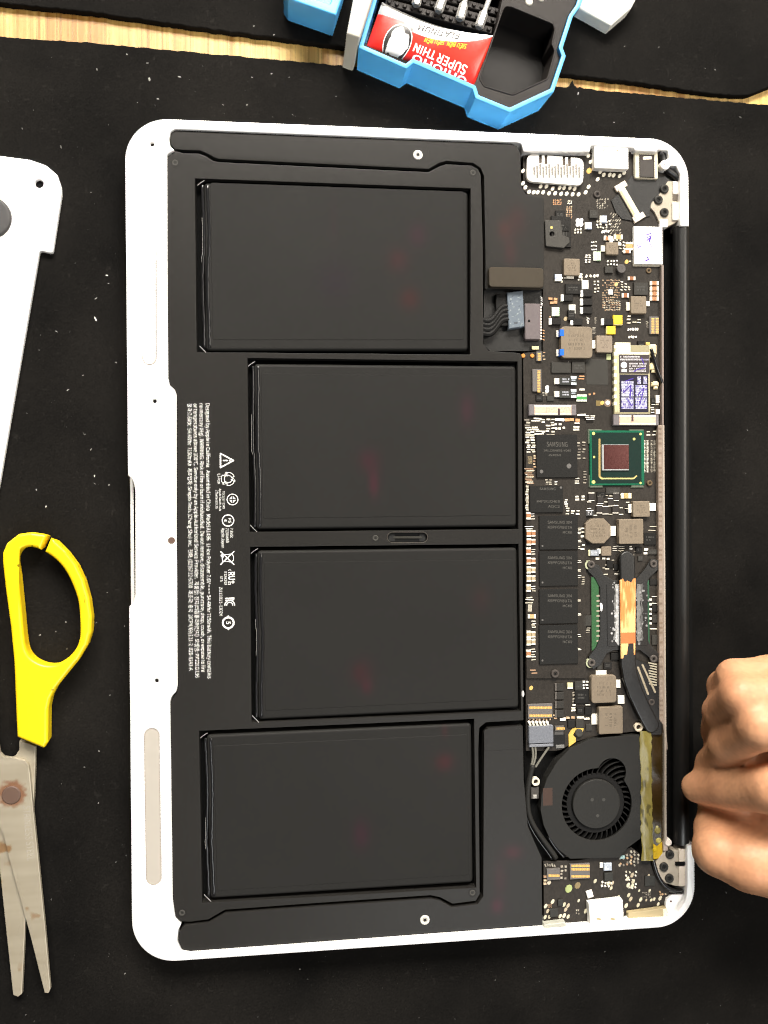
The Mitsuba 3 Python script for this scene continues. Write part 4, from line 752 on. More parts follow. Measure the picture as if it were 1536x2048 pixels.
for x, y, w in ((1185, 1600, .25), (1208, 1600, .3), (1196, 1632, .3)): m.add(prism(disc(L(x, y, WF)[:2], .7, 10), WF - .4, WF - .335), [.05, .049, .045])
put('laptop__fan__hub__mark', m, 'parts')
for x, y, r, c, w in ((1072, 1564, 1.75, [.62, .58, .48], -2.4), (1278, 1455, 1.9, [.58, .50, .38], -2.2)):
    m = Mix(); q = L(x, y, w)[:2]; m.add(prism(disc(q, r, 20).difference(disc(q, r * .52, 16)), w - 2, w, .3, 3), c).add(prism(disc(q, r * .55, 14), w - 2, w - 1.4), [.03, .02, .01]); put('laptop__standoff', m, 'parts')
m = Mix(); B(m, 1062, 1574, 1078, 1598, .5, [.06, .055, .05], .2, w0=-4); B(m, 1066, 1590, 1074, 1598, .9, [.3, .29, .27], .3, w0=-4); put('laptop__fan__tab', m, 'parts')
m = Mix(); q = L(1158, 1466, -2.6)[:2]
m.add(prism(PL([(1138, 1494), (1137, 1470), (1144, 1458), (1154, 1455), (1168, 1456), (1166, 1464), (1152, 1462), (1146, 1470), (1152, 1476), (1152, 1484)], -3), WL, -3.0, .1), [.62, .42, .10]); m.add(prism(disc(q, 1.7, 18), -4, -2.2, .4, 3), [.05, .048, .042]); put('laptop__fan__ear', m, 'parts', label='brass fan mounting ear with black screw')
m = Mix(); m.add(prism(rect_L(1058, 1452, 1107, 1487, -1.5, 0, .3), -4, -1.5, .25), [.155, .165, .19]).add(prism(rect_L(1059, 1488, 1107, 1494, -1.8), -4, -1.8, .2), [.19, .20, .225])
for i in range(6): m.add(prism(rect_L(1057.5 + i * 7.2, 1443, 1061.5 + i * 7.2, 1452, -2.2, 22), -3.4, -2.1, .1), [.7, .66, .52]); m.add(prism(disc(L(1059 + i * 7.2, 1445, -2)[:2], .55, 8), -3, -1.9, .15), WH)
put('laptop__fan_plug', m, 'parts', label='grey blue plug of the fan cable')
for q, r, c in (([(1064, 1494, -2.4), (1066, 1510, -2.4), (1062, 1532, -2.5)], .5, 0), ([(1070, 1494, -2.4), (1071, 1512, -2.4), (1064, 1534, -2.5)], .5, 0), ([(1098, 1494, -2.4), (1084, 1514, -2.4), (1071, 1534, -2.5)], .5, 0)):
    m = Mix(); m.add(tube([L(*p) for p in q], .45, 7, 4), [.17, .165, .14]); put('laptop__fan_plug__wire', m, 'parts')
put('laptop__fan_plug__cable', tube([L(*p) for p in [(1066, 1530, -2.4), (1058, 1562, -2.4), (1055, 1600, -2.4), (1060, 1635, -2.4), (1078, 1668, -2.4), (1098, 1696, -2.5), (1112, 1716, -2.6)]], 1.1, 10), 'fan_plastic', True)
put('laptop__fan_plug__cable', trimesh.util.concatenate([tube([L(*p) for p in q], .6, 8) for q in ([(1052, 1615, -3.6), (1060, 1652, -3.6), (1084, 1690, -3.6), (1104, 1718, -3.6)], [(1096, 1672, -2.9), (1110, 1694, -2.9), (1128, 1714, -2.9)], [(1100, 1672, -2.9), (1116, 1694, -2.9), (1134, 1712, -2.9)])]), 'black_gloss', True)
put('laptop__floor_plate', prism(PL([(1048, 1450), (1330, 1440), (1332, 1735), (1240, 1722), (1088, 1728), (1050, 1640)], -6.5), -7.2, -6.6), 'void_black')
m = Mix(); B(m, 1106, 1468, 1130, 1494, 1.0, [.012] * 3, .1, w0=-4.2); B(m, 1112, 1490, 1129, 1497, 1.4, [.16, .16, .155], .2, w0=-4.2); B(m, 1109, 1462, 1127, 1470, 1.2, [.07, .068, .066], .1, w0=-4.2); put('laptop__logic_board__shield', m, 'parts')
# amber tape over the air outlet
put('laptop__outlet', prism(PL([(1283, 1474), (1303, 1474), (1305, 1722), (1284, 1722)], WF + .1), WF - 3, WF + .08, .2), 'void_black')
n = 34; top = []
for i in range(n + 1):
    y = 1462 + 260 * i / n
    for k in range(6):
        x = 1280 + 23 * k / 5 + (rng.uniform(-1.6, 1.6) if k in (0, 5) else 0) + 3 * i / n
        top.append(L(x, y, WF + .35 + .42 * meshkit.noise(np.array([k * .55, i * .34, 2.0])) - (.25 if k in (0, 5) else 0)))
top = np.array(top); q = np.arange((n + 1) * 6).reshape(n + 1, 6); a, b, c, d = q[:-1, :-1].ravel(), q[1:, :-1].ravel(), q[1:, 1:].ravel(), q[:-1, 1:].ravel()
fs = np.vstack([np.c_[a, b, c], np.c_[a, c, d]]); lo = top - [0, 0, .12]
put('laptop__outlet__tape_strip', trimesh.Trimesh(np.vstack([top, lo]), np.vstack([fs, fs[:, ::-1] + len(top)]), process=False), 'amber_backing', True, label='dull yellow crumpled tape along the fan outlet')
put('laptop__outlet__amber_tape', prism(PL([(1302, 1448), (1325, 1446), (1331, 1500), (1331, 1690), (1326, 1716), (1305, 1716)], -3.0), -3.25, -3.0, .1), 'amber_film', label='glossy dark amber tape between the fan and hinge')
m = Mix()
for x, y, s, c in ((1316, 1662, 1.5, [.20, .17, .05]), (1318, 1682, 1.3, [.42, .36, .10]), (1315, 1655, .8, [.35, .32, .16]), (1311, 1700, 1.2, [.50, .34, .01])): m.add(prism(disc(L(x, y, -2.6)[:2], s, 9), -5, -2.6 + rng.uniform(-.3, .2), .5), c)
m.add(prism(PL([(1306, 1686), (1314, 1692), (1325, 1682), (1326, 1700), (1327, 1716), (1306, 1720)], -2.8), -4, -2.8, .3), [.46, .30, .010])
put('laptop__outlet__crumple', m, 'parts')
# lower (io) board
io = [(1087, 1724), (1160, 1720), (1236, 1706), (1262, 1694), (1290, 1716), (1312, 1722), (1322, 1748), (1340, 1778), (1336, 1800), (1330, 1826), (1254, 1836), (1180, 1846), (1134, 1850), (1088, 1853)]
put('laptop__io_board', prism(PL(io, WL), WL - 1, WL, .1), 'board_mask', 30, label='small circuit board by the near hinge')
st2 = Mix(); _st = st; st = st2
for x, y, r in ((1105, 1803, .9), (1091, 1812, .85), (1095, 1822, .8), (1090, 1834, .8), (1099, 1833, .8), (1128, 1809, .85), (1136, 1811, .85), (1131, 1819, .85), (1120, 1832, .8), (1128, 1831, .9), (1136, 1833, .8), (1157, 1801, .6), (1171, 1822, .9), (1217, 1766, .9), (1224, 1766, .9), (1222, 1776, .7), (1190, 1762, .8), (1252, 1811, .9), (1261, 1798, .9), (1276, 1810, .8), (1281, 1799, .8), (1292, 1800, .5), (1302, 1800, .6), (1308, 1798, .7), (1320, 1796, .9), (1316, 1808, .7), (1257, 1790, .8), (1256, 1770, .9), (1264, 1750, .9), (1266, 1763, .9), (1255, 1757, .8), (1264, 1772, .9), (1237, 1793, .6), (1299, 1781, .6), (1297, 1751, .6), (1278, 1781, .5)): dot(x, y, r * .72, rng.choice([[.52, .48, .35], [.62, .57, .43], [.42, .36, .26]]), .35, ry=1.7)
dot(1137, 1777, 1.4, [.36, .42, .18], .5); dot(1155, 1771, 1.2, [.22, .17, .09], .2); dot(1098, 1765, .8, [.5, .45, .35])
B(st, 1174, 1782, 1186, 1796, .9, [.9, .86, .80], .2, 15); B(st, 1200, 1726, 1206, 1736, .8, TIN, .1)
grid(1088, 1727, 1112, 1735, 5, 1, 'g', .5, .7, .3, rot=20); grid(1120, 1730, 1134, 1760, 2, 4, 'g', .6, .5, .3, p=.7); grid(1086, 1750, 1094, 1772, 1, 3, 'b', .8, .5, .5); grid(1202, 1762, 1226, 1776, 4, 2, 't', .6, .5, .5, p=.8, rot=15); grid(1236, 1700, 1280, 1735, 6, 5, 'g', .5, .6, .4, p=.7, rot=25); grid(1238, 1712, 1266, 1732, 4, 3, 'b', .5, .5, .5, p=.6, rot=25)
grid(1095, 1808, 1104, 1816, 3, 3, 'b', .5, .5, .2, p=.8); grid(1150, 1818, 1160, 1830, 2, 2, 'g', .5, .5, .2); grid(1284, 1784, 1302, 1796, 5, 3, 'g', .5, .4, .2, p=.8); grid(1250, 1740, 1275, 1780, 4, 5, 't', .5, .35, .5, p=.45, rot=25); grid(1318, 1782, 1334, 1792, 3, 2, 'b', .6, .5, .5, p=.9, rot=25)
B(st, 1240, 1712, 1250, 1718, .7, [.28, .42, .42], .1)
put('laptop__io_board__small_component', st2, 'parts', kind='stuff', label='tiny parts and solder dots of the small board'); st = _st
fpc(1140, 1728, 1180, 1758, 'x', 'io_board', WL, (.12, .35, .82)); fpc(1094, 1738, 1120, 1760, 'x', 'io_board', WL, (.6,))
for a in ((1100, 1818, 1116, 1834, .9), (1209, 1746, 1226, 1762, 1.0), (1290, 1752, 1310, 1772, .6), (1116, 1800, 1126, 1812, .9)):
    m = Mix(); B(m, *a[:4], a[4], [.033, .033, .030], .1); put('laptop__io_board__chip', m, 'parts')
m = Mix(); B(m, 1208, 1727, 1224, 1742, 1.0, [.40, .45, .52], .2); scrib(m, 1210, 1729, 1222, 1740, 1.0, [.65, .7, .75], 3); put('laptop__io_board__coil', m, 'parts')
m = Mix(); m.add(prism(rect_L(1179, 1803, 1247, 1849, -.5, 3, .3), -6, -.5, .25, 2), [.86, .85, .80])
for x in (1193, 1221): m.add(prism(rect_L(x, 1836, x + 9, 1840, -.5, -15), -.6, -.48), [.42, .35, .2])
put('laptop__io_board__usb_socket', m, 'parts', label='bright metal shell of the near usb socket')
m = Mix(); m.add(prism(rect_L(1257, 1821, 1334, 1841, -1.4, 4, .3), -5, -1.4, .2), [.42, .345, .20]); m.add(prism(rect_L(1327, 1818, 1335, 1838, -1.2, 4), -5, -1.25, .15), [.8, .74, .6]); put('laptop__io_board__card_slot', m, 'parts', label='tan metal card slot')
m = Mix(); m.add(prism(rnd(rect_L(1088, 1847, 1132, 1856, -.6, 4), .5), -4, -.6, .3), [.42, .42, .36]); put('laptop__io_board__gasket', m, 'parts')

# hinge bar, rail and hinges
put('laptop__hinge_cover', tube([L(1361.5, y, -4.0) for y in (456, 760, 1070, 1380, 1685)], 3.35, 28, 1), 'black_plastic', 60, label='black plastic hinge cover rod along the right side')
put('laptop__hinge_bed', prism(PL([(1328, 450), (1380, 450), (1388, 1690), (1332, 1690)], -9), -11, -9.2), 'void_black', clamp=4.95)
rl = Mix()
rl.add(prism(PL([(1323, 530), (1328, 530), (1328, 850), (1324, 850)], -1.6), -6, -1.6, .15), [.22, .18, .16])
rl.add(prism(PL([(1316, 850), (1328, 850), (1332, 1440), (1336, 1500), (1334, 1500), (1326, 1450), (1319, 1440)], -1.5), -6, -1.5, .4, 2), [.26, .205, .165])
rl.add(prism(PL([(1325, 850), (1329, 850), (1333, 1440), (1334, 1690), (1329, 1690), (1329, 1452)], -1.3), -6, -1.3, .25, 2), [.36, .31, .26])
for i in range(60): rl.add(prism(rect_L(1317 + i * .05, 856 + i * 9.7, 1323 + i * .05, 860 + i * 9.7, -1.5), -1.6, -1.46), rng.choice([[.20, .15, .11], [.30, .24, .20], [.17, .13, .1]]))
put('laptop__rear_rail', rl, 'parts', label='thin tan metal rail between the circuit board and hinge')
def hinge(poly, screws, extra, w):
    m = Mix(); m.add(prism(rnd(PL(poly, w), .6), -7, w, .25, 2), [.40, .35, .28])
    for x0, y0, x1, y1, h, c in extra: m.add(prism(rect_L(x0, y0, x1, y1, w + h, 0, .3), -7, w + h, .3, 2), c)
    k = put('laptop__hinge', m, 'parts', label='silver metal hinge bracket with three black screws')
    for x, y in screws: screw(x, y, w + .9, 1.85, [.034, .033, .030], False, k + '__screw', .42)
hinge([(1336, 362), (1362, 362), (1362, 440), (1338, 452), (1322, 452), (1310, 425), (1301, 415), (1303, 406), (1318, 390)], ((1330, 377), (1318, 399), (1330, 424)), ((1346, 362, 1361, 388, .5, [.74, .70, .64]), (1345, 405, 1361, 440, .9, [.74, .70, .64]), (1320, 438, 1336, 454, .3, WH), (1345, 384, 1360, 402, .2, [.12, .10, .08])), -2.6)
hinge([(1311, 1728), (1318, 1716), (1330, 1700), (1345, 1700), (1373, 1702), (1373, 1774), (1350, 1772), (1330, 1766), (1314, 1746)], ((1341, 1710), (1329, 1735), (1340, 1758)), ((1358, 1698, 1373, 1724, .7, [.66, .58, .48]), (1358, 1732, 1373, 1773, .7, [.70, .62, .52])), -2.6)
put('laptop__hinge_001__gap', prism(rect_L(1352, 1725, 1373, 1731, -1.8), -4, -1.75), 'void_black')
m = Mix(); m.add(prism(disc(L(1337, 1685, -1.5)[:2], 1.5, 12), -4, -1.2, .4, 2), [.72, .64, .58]).add(prism(rect_L(1327, 1684, 1336, 1702, -1.8), -4, -1.8, .2), [.42, .34, .30]); put('laptop__hinge_001__pin', m, 'parts')
put('laptop__antenna_cable', tube([L(*p) for p in [(1306, 1720, -2.6), (1315, 1750, -2.6), (1330, 1772, -2.6), (1350, 1782, -2.6), (1370, 1782, -2.8)]], .9, 8), 'black_gloss', True)
put('laptop__antenna_cable', tube([L(*p) for p in [(1302, 698, -2.2), (1309, 722, -1.8), (1318, 750, -1.8), (1326, 768, -2.4)]], .75, 8), 'black_gloss', True)
put('laptop__antenna_cable', tube([L(*p) for p in [(1316, 303, -2.5), (1326, 318, -3), (1332, 338, -2.6), (1348, 350, -2.8), (1356, 362, -3)]], 1.6, 8), 'black_plastic', True)

# ------------------------------------------------------------------ removed bottom cover
cov = [(-560, 250), (0, 311), (60, 319), (92, 330), (114, 349), (122, 373), (123, 390), (105, 507), (79, 501), (0, 961), (-20, 1075), (-120, 1650), (-560, 1600)]
cp_ = rnd(PT(cov, 2.4), 1.0)
put('laptop_bottom_cover', prism(cp_.difference(disc(T(78, 367, 2.4)[:2], 1.6, 18)), .7, 2.4, .5, 3), 'aluminium', 40, 'T', 'white aluminium bottom cover plate lying left of the laptop', 'cover')
put('laptop_bottom_cover__screw_hole', prism(disc(T(78, 367, 1.2)[:2], 1.62, 18), .5, .9), 'void_black', 30, 'T')
q = T(-22, 434, 3)[:2]; put('laptop_bottom_cover__rubber_foot', prism(disc(q, 8.2, 40), 2.2, 3.6, 1.1, 5), 'rubber_foot', 50, 'T', label='dark round rubber foot')

# ------------------------------------------------------------------ scissors
tag('scissors', 'old scissors with a cracked yellow plastic handle and rust stained blades', 'scissors')
ho = [(4, 1106), (13, 1086), (36, 1068), (63, 1064), (88, 1068), (110, 1080), (133, 1103), (153, 1130), (168, 1163), (178, 1199), (183, 1236), (182, 1266), (174, 1292), (156, 1322), (133, 1350), (113, 1375), (101, 1397), (96, 1418), (95, 1486), (87, 1498), (33, 1475), (30, 1405), (27, 1325), (20, 1252), (10, 1179), (4, 1123)]
hi = [(31, 1116), (40, 1101), (60, 1094), (81, 1100), (103, 1113), (126, 1136), (144, 1169), (156, 1206), (159, 1246), (158, 1279), (148, 1302), (129, 1320), (103, 1330), (76, 1325), (56, 1309), (48, 1282), (43, 1232), (38, 1179), (32, 1130)]
ZH = 9.0
crack = PT([(90, 1060), (93, 1074), (80, 1102), (82, 1110), (88, 1106), (103, 1070)], ZH)
def spl(pts):
    from scipy.interpolate import splprep, splev
    a = np.array(pts + [pts[0]], float); tck, _ = splprep(a.T, s=0, per=True); return np.array(splev(np.linspace(0, 1, 90)[:-1], tck)).T.tolist()
h1 = rnd(PT(ho, ZH), .8).difference(PT(spl(hi), ZH)).difference(crack)
put('scissors__handle', prism(h1, 1.2, ZH, 1.4, 4, bot=.6), 'yellow_plastic', 50, 'T', label='yellow plastic finger loop, cracked through at its far end')
h2 = shapely.affinity.rotate(shapely.affinity.scale(rnd(PT(ho, ZH), .8).difference(PT(spl(hi), ZH)), -1, 1, origin=(T(14.5, 1590, ZH)[0], T(14.5, 1590, ZH)[1])), 3.5, origin=(T(16, 1590, ZH)[0], T(16, 1590, ZH)[1]))
put('scissors__handle', prism(h2, 1.2, ZH, 1.4, 4, bot=.6), 'yellow_plastic', 50, 'T')
bA = [(-30, 1440), (-6, 1470), (0, 1505), (8, 1513), (25, 1515), (50, 1521), (57, 1530), (60, 1545), (65, 1604), (69, 1643), (77, 1720), (90, 1850), (101, 1978), (97, 1987), (89, 1986), (60, 1870), (17, 1714), (8, 1675), (-6, 1640), (-25, 1590), (-32, 1500)]
bB = [(38, 1480), (71, 1492), (71, 1530), (68, 1598), (60, 1680), (52, 1820), (44, 1988), (36, 1994), (26, 1990), (12, 1860), (0, 1745), (-10, 1640), (-6, 1560), (14, 1520), (30, 1512), (38, 1500)]
put('scissors__blade', prism(rnd(PT(bA, 4.8), .4), 3.4, 4.9, .35, 2), 'blade_steel', 30, 'T', label='upper scissor blade with rust spots')
put('scissors__blade', prism(rnd(PT(bB, 3.2), .4), 1.6, 3.3, .35, 2), 'blade_steel', 30, 'T')
put('scissors__pivot_screw', prism(disc(T(22, 1591, 5.3)[:2], 3.6, 28), 3, 5.35, .6, 4), 'rusty_iron', 50, 'T', label='rusty brown pivot screw')
eng = lay(text_shape('STAINLESS STEEL'), T(46, 1612, 4.92), T(55, 1722, 4.92), 2.6)
put('scissors__blade__engraving', prism(eng, 4.8, 4.915), 'blade_mark', False, 'T', label='faint engraved steel lettering')
pr('blade_mark', [.36, .33, .28], .5)

# ------------------------------------------------------------------ screwdriver case, bits, packet
tag('screwdriver_case', 'open blue and black screwdriver bit case above the laptop', 'tool case')
ZC = 17.0
rim_o = [(788, -150), (745, 0), (717, 95), (813, 137), (827, 126), (945, 177), (951, 196), (1020, 224), (1108, 183), (1132, 112), (1126, 95), (1146, 33), (1160, 13), (1215, -150)]
ro = PT(rim_o, ZC); ri = rnd(ro.buffer(-1.7, join_style='mitre'), .3)
put('screwdriver_case__shell', prism(ro.difference(ri), .3, ZC, .35, 2, bot=.9), 'blue_plastic', 40, 'T', label='blue plastic shell of the case')
put('screwdriver_case__shell__floor', prism(ri, .4, 1.4), 'pocket_black', 30, 'T')
ZI = 15.2
big = [(1011, 14), (1022, 15), (1105, 49), (1108, 61), (1102, 88), (1108, 103), (1093, 157), (1025, 188), (969, 171), (961, 157), (1006, 22)]
pk = rnd(PT(big, ZI), 1.2)
left = rnd(PT([(770, -40), (733, 90), (812, 126), (828, 119), (945, 170), (951, 165), (992, 60), (1012, -40)], ZI), .6)
insert = ri.buffer(-.08).difference(pk).difference(left).buffer(-.5, join_style='mitre').buffer(.5, join_style='mitre')
put('screwdriver_case__insert', prism(insert, 1.5, ZI, .3, 2), 'tray_black', 40, 'T', label='black insert with an empty octagonal pocket')
put('screwdriver_case__insert__pocket_lip', prism(pk.buffer(.75).difference(pk.buffer(.02)), ZI - 1, ZI + .35, .2), 'tray_black', 40, 'T')
put('screwdriver_case__insert__pocket_floor', prism(pk, 1.4, 3.2), 'pocket_black', 30, 'T')
m = []
for i in range(2): m.append(prism(disc(T(1058 + i * 24, 4 - i * 8, ZI)[:2], 1.6, 12), ZI - .5, ZI + .5, .3))
put('screwdriver_case__insert__catch', trimesh.util.concatenate(m), 'grey_plastic', 40, 'T')
bk = []
for r in range(3):
    a, b = T(786 - r * 8, 4 + r * 18 - 36, 9), T(1000 - r * 8, 62 + r * 18 - 36, 9)
    bk.append(bar(a, b, 3.0, 1.4, 9.5, .3))
    for i in range(14):
        q = a + (b - a) * (i + .5) / 14; bk.append(prism(disc(q[:2], .9, 8), 9, 10.3, .2))
put('screwdriver_case__bit_holder', trimesh.util.concatenate(bk), 'tray_black', 30, 'T', label='black ribbed rack that holds the bits')
zb = 11.5
for i, (tip, low, lab) in enumerate((((842, -60), (832, 12), 'pale steel screwdriver bit furthest left in the case rack'), ((905, -60), (876, 24), 'pale steel screwdriver bit second from the left in the case rack'), ((948, -60), (919, 40), 'pale steel screwdriver bit third from the left in the case rack'), ((1000, -60), (957, 56), 'pale steel screwdriver bit furthest right in the case rack'))):
    a, b = T(*tip, zb), T(*low, zb); d = (b - a) / np.linalg.norm(b - a); ln = np.linalg.norm(b - a)
    mid = a + d * (ln - 6.5)
    g = trimesh.util.concatenate([tube([a, mid - d * 1.2], 1.05, 10, 0), tube([mid - d * 1.2, mid], [1.05, 1.9], 6, 0), tube([mid, b - d * .6], 1.9, 6, 0), tube([b - d * .6, b], [1.9, 1.4], 6, 0)])
    put('screwdriver_bit', g, 'steel', 20, 'T', lab, 'screwdriver bit', 'screwdriver bits in the case rack')
# packet, a puffed sachet: corner points by survey, print on its skin
PC = [T(764, 4, 12.6), T(989, 71, 14.6), T(951, 172, 12.2), T(733, 92, 10.6)]      # far left, far right, near right, near left
def skinp(s, t):
    s, t = np.asarray(s, float), np.asarray(t, float)
    p = (1 - s)[..., None] * (1 - t)[..., None] * PC[0] + s[..., None] * (1 - t)[..., None] * PC[1] + s[..., None] * t[..., None] * PC[2] + (1 - s)[..., None] * t[..., None] * PC[3]
    h = 2.6 * (np.clip(4 * s * (1 - s), 0, 1) ** .6) * (np.clip(4 * t * (1 - t), 0, 1) ** .6) + .25 * np.sin(s * 19 + t * 5) * t * (1 - t) * 2
    p = p + h[..., None] * np.array([0, 0, 1.0]); sag = .9 * np.sin(np.pi * s) * (1 - t)
    p[..., 1] -= sag * 3.2; return p
N = 46; S_, T_ = np.meshgrid(np.linspace(0, 1, N), np.linspace(0, 1, N), indexing='ij')
Vt = skinp(S_, T_).reshape(-1, 3); Vb = Vt.copy(); Vb[:, 2] -= .2 + 2.5 * (np.clip(16 * S_ * (1 - S_) * T_ * (1 - T_), 0, 1) ** .6).reshape(-1)
idx = np.arange(N * N).reshape(N, N); a, b, c, d = idx[:-1, :-1].ravel(), idx[1:, :-1].ravel(), idx[1:, 1:].ravel(), idx[:-1, 1:].ravel()
Ft = np.vstack([np.c_[a, c, b], np.c_[a, d, c]]); Fb = np.vstack([np.c_[a, b, c], np.c_[a, c, d]]) + N * N
uv = np.c_[S_.ravel(), T_.ravel()]
def pack_f(p, n, uv):
    s, t = uv.x, uv.y
    foil = mix([.095, .092, .085], [.13, .125, .115], noise(s * 9, t * 40, 1.0))
    e0 = .06 - .35 * dr.maximum(s - .5, 0); e1 = .25 + .847 * s - 1.097 * dr.square(s)
    white = mix([.50, .50, .49], [.85, .84, .82], smoothstep(.1, .6, s))
    red = mix([.78, .035, .02], [.66, .02, .015], smoothstep(.6, .98, t))
    c = mix(foil, white, smoothstep(e0, e0 + .02, t))
    c = mix(c, foil, smoothstep(.30, .34, t) * smoothstep(.33, .31, s) * smoothstep(.05, .07, s))
    c = mix(c, red, smoothstep(e1, e1 + .015, t) * smoothstep(.29, .31, s))
    c = mix(c, red, smoothstep(.20, .19, s - .16 * t) * smoothstep(.27, .29, t + .2 * s))
    bd = dr.sqrt(dr.square((s - .235) / .072) + dr.square((t - .74) / .27))
    c = mix(c, [.86, .85, .83], smoothstep(1.62, 1.58, bd)); c = mix(c, [.035, .032, .03], smoothstep(1.52, 1.48, bd)); c = mix(c, [.80, .79, .77], smoothstep(1.24, 1.18, bd + .5 * (noise(s * 30, t * 9, 5.0) - .5)))
    return c
pr('packet_print', proc(pack_f), .3, spec=.5)
mt = trimesh.Trimesh(np.vstack([Vt, Vb]) * 1e-3, np.vstack([Ft, Fb]), process=False)
scene['foil_packet'] = mikit.ply(mt, 'packet_print', smooth=True, uv=np.vstack([uv, uv]))
tag('foil_packet', 'small red and silver foil packet lying upside down in the blue tool case', 'packet')
def on_skin(text, s0, t0, s1, t1, cap, mat, key, bold=2):
    g = text_shape(text, bold); g = shapely.affinity.scale(g, 100 / g.bounds[2], 20, origin=(0, 0))
    d = np.array([s1 - s0, t1 - t0]); up = np.array([0, 1.0])
    mm = prism(g, 0, .05); mm = trimesh.Trimesh(*trimesh.remesh.subdivide_to_size(mm.vertices, mm.faces, 6.0), process=False); V = np.array(mm.vertices) / [100, 20, 1]; s = s0 + V[:, 0] * d[0]; t = t0 + V[:, 0] * d[1] + V[:, 1] * cap
    Q = skinp(np.clip(s, .01, .99), np.clip(t, .01, .985)); Q[:, 2] += .14 + V[:, 2]; mm = trimesh.Trimesh(Q, mm.faces, process=False)
    put('foil_packet__' + key, mm, mat, False, 'T')
pr('ink_black', [.03] * 3, .5); pr('ink_yellow', [.85, .68, .02], .5)
on_skin('PLATINUM', .71, .10, .35, .18, .15, 'ink_black', 'lettering', 1)
on_skin('SIÊU BỀN, SIÊU BỀN', .80, .31, .44, .445, .10, 'ink_yellow', 'lettering', 1)
on_skin('SUPER THIN', .88, .735, .38, .63, .17, 'print_white', 'lettering', 2)
on_skin('OHIOHO', .92, .945, .40, .855, .13, 'print_white', 'lettering', 2)

# grey bar, white corner, second blue case
ZG = 24.0
gb = PT([(693, 67), (719, 76), (745, -4), (790, -150), (762, -158), (706, -1)], ZG)
put('grey_bar', prism(rnd(gb, .6), .2, ZG, .8, 4, bot=.4), 'grey_plastic', 50, 'T', 'pale grey plastic bar standing against the left side of the blue tool case', 'plastic part')
wc = PT([(1158, 16), (1222, 52), (1262, 18), (1276, -8), (1262, -60), (1180, -50)], 6)
put('white_box_corner', prism(rnd(wc, .5), .2, 6, .8, 3), 'white_plastic', 50, 'T', 'white plastic corner piece poking in at the top right of the blue tool case', 'plastic part')
b2 = PT([(570, -60), (560, -14), (572, 0), (672, 32), (690, -10), (705, -60)], 15)
b2 = PT([(574, -90), (566, -18), (576, -3), (672, 31), (684, -6), (704, -70)], 15)
put('blue_box', prism(rnd(b2, .5).difference(rnd(b2.buffer(-3.6), .3)), .3, 15, .6, 3, bot=.5), 'blue_plastic', 40, 'T', 'corner of a second blue plastic box at the top edge', 'box')
put('blue_box__inner_panel', prism(rnd(b2.buffer(-3.65), .3), .5, 13.2), 'blue_plastic', 30, 'T')

# ------------------------------------------------------------------ hand
def bones(chains):
    parts = []
    for ch in chains:
        sp_ = []
        for x, y, z, r in ch:
            p = T(x, y, z); sp_.append(m3.Manifold.sphere(r, 28).translate([float(v) for v in p]))
        for a, b in zip(sp_[:-1], sp_[1:]): parts.append(m3.Manifold.batch_hull([a, b]))
        if len(sp_) == 1: parts.append(sp_[0])
    return parts
H = [
    [(1640, 1352, 42, 8.0), (1540, 1347, 50, 6.8), (1468, 1352, 50, 6.2), (1446, 1372, 38, 5.8), (1443, 1402, 27, 5.4)],          # little finger
    [(1650, 1405, 50, 9.0), (1545, 1393, 59, 8.0), (1480, 1390, 58, 7.2), (1442, 1424, 42, 6.6), (1430, 1464, 28, 5.8)],          # ring finger
    [(1660, 1465, 55, 9.5), (1580, 1452, 64, 9.0), (1520, 1452, 63, 8.0), (1458, 1492, 45, 7.2), (1424, 1532, 29, 6.2)],           # middle finger
    [(1680, 1570, 56, 10.5), (1610, 1576, 63, 9.6), (1548, 1578, 61, 8.8), (1458, 1576, 42, 7.8), (1394, 1575, 29, 6.2)],         # index finger
    [(1700, 1735, 47, 17), (1600, 1735, 51, 14.5), (1498, 1722, 47, 11.0), (1434, 1702, 41, 9.0), (1430, 1660, 32, 7.8), (1440, 1625, 28, 6.8)],           # thumb, its tip against the index finger
]
palm = [[(1640, 1350, 38, 9), (1660, 1470, 42, 14), (1690, 1600, 44, 17), (1680, 1720, 44, 17)], [(1690, 1600, 44, 17), (1580, 1530, 44, 13), (1500, 1520, 38, 10), (1440, 1530, 28, 8)], [(1580, 1530, 44, 13), (1570, 1650, 44, 13), (1580, 1720, 46, 13)], [(1570, 1650, 42, 13), (1490, 1635, 36, 10), (1435, 1600, 27, 7)], [(1690, 1600, 44, 18), (1900, 1640, 44, 21), (2200, 1700, 46, 27)], [(1580, 1480, 46, 10), (1500, 1500, 36, 9)]]
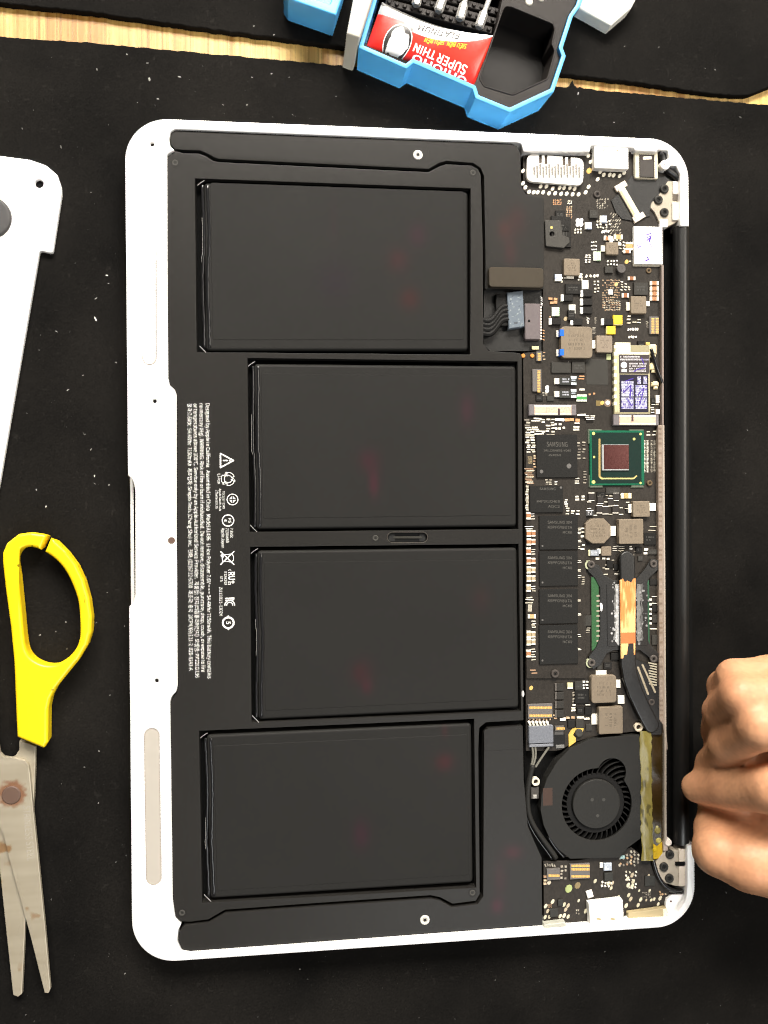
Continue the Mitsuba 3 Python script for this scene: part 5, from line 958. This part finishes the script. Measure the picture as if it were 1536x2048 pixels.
def net(dist, lo, hi, h):
    """surface net of a distance field on a grid: one vertex per crossed cell, quads across crossed grid edges"""
    ax = [np.arange(a, b, h) for a, b in zip(lo, hi)]
    G = np.stack(np.meshgrid(*ax, indexing='ij'), -1); n = np.array(G.shape[:3])
    D = np.concatenate([dist(g.reshape(-1, 3)).reshape(g.shape[:3]) for g in np.array_split(G, 12)])
    num, cnt = np.zeros(tuple(n - 1) + (3,)), np.zeros(tuple(n - 1)); sl = lambda o, m: tuple(slice(k, k + q) for k, q in zip(o, m))
    faces, edges = [], []
    for d in range(3):
        e = np.eye(3, dtype=int)[d]; A, B_ = D[sl((0, 0, 0), n - e)], D[sl(e, n - e)]; X = (A < 0) != (B_ < 0)
        P = G[sl((0, 0, 0), n - e)] + np.where(X, A / np.where(X, A - B_, 1), 0)[..., None] * h * e
        u, v = [np.eye(3, dtype=int)[k] for k in range(3) if k != d]
        for o in (0 * u, u, v, u + v):
            c = sl(o, n - 1); num += np.where(X[c][..., None], P[c], 0); cnt += X[c]
        I = np.argwhere(X); I = I[((I[:, None] * (u + v))[:, 0] >= (u + v)).all(1) & ((I < n - 1 + e * 5) | (u + v == 0)).all(1)]
        I = I[(I <= n - 2).all(1)]
        edges.append((I, u, v, A[tuple(I.T)] < 0, d))
    idx = -np.ones(tuple(n - 1), int); on = cnt > 0; idx[on] = np.arange(on.sum()); V = num[on] / cnt[on][:, None]
    for I, u, v, inside, d in edges:
        q = np.stack([idx[tuple((I - o).T)] for o in (u + v, v, 0 * u, u)], 1)
        q = np.where((inside ^ (d == 1))[:, None], q, q[:, ::-1]); faces += [q[:, [0, 1, 2]], q[:, [0, 2, 3]]]
    return trimesh.Trimesh(V, np.vstack(faces), process=False)
def cone_d(p, a, b):
    a, ra, b, rb = np.array(a[:3]), a[3], np.array(b[:3]), b[3]; ab = b - a
    t = np.clip((p - a) @ ab / (ab @ ab), 0, 1); return np.linalg.norm(p - a - t[:, None] * ab, axis=1) - (ra + t * (rb - ra))
def smin(a, b, k):
    h = np.clip(.5 + .5 * (b - a) / k, 0, 1); return b * (1 - h) + a * h - k * h * (1 - h)
HC = [[np.r_[T(x, y, z), r] for x, y, z, r in ch] for ch in H + palm]
def hand_d(p):
    d = None
    for i, ch in enumerate(HC):
        c = None
        for a, b in zip(ch[:-1], ch[1:]):
            e = cone_d(p, a, b); c = e if c is None else smin(c, e, 2.2)
        d = c if d is None else smin(d, c, .9 if i < len(H) else 5.0)
    return d
pts_ = np.array([q for ch in HC for q in ch]); pts_ = pts_[pts_[:, 0] < 330]
hand = net(hand_d, pts_[:, :3].min(0) - 22, np.array([pts_[:, 0].max() + 2, *(pts_[:, 1:3].max(0) + 24)]), 1.35)
import scipy.sparse as spm
ed_ = hand.edges_unique; nv = len(hand.vertices)
Am = spm.coo_matrix((np.ones(2 * len(ed_)), (np.r_[ed_[:, 0], ed_[:, 1]], np.r_[ed_[:, 1], ed_[:, 0]])), shape=(nv, nv)).tocsr()
deg = np.maximum(np.asarray(Am.sum(1)), 1); vv = np.array(hand.vertices)
for _ in range(5): vv = vv + .5 * (Am @ vv / deg - vv)
hand = trimesh.Trimesh(vv, hand.faces, process=False)
nz = meshkit.fbm(np.array(hand.vertices) * .11, 3, 5) - .5
hand.vertices = hand.vertices + hand.vertex_normals * nz[:, None] * .45
put('person', hand, 'skin', True, 'T', 'bare hand with curled fingers reaching in over the right edge of the laptop', 'person')
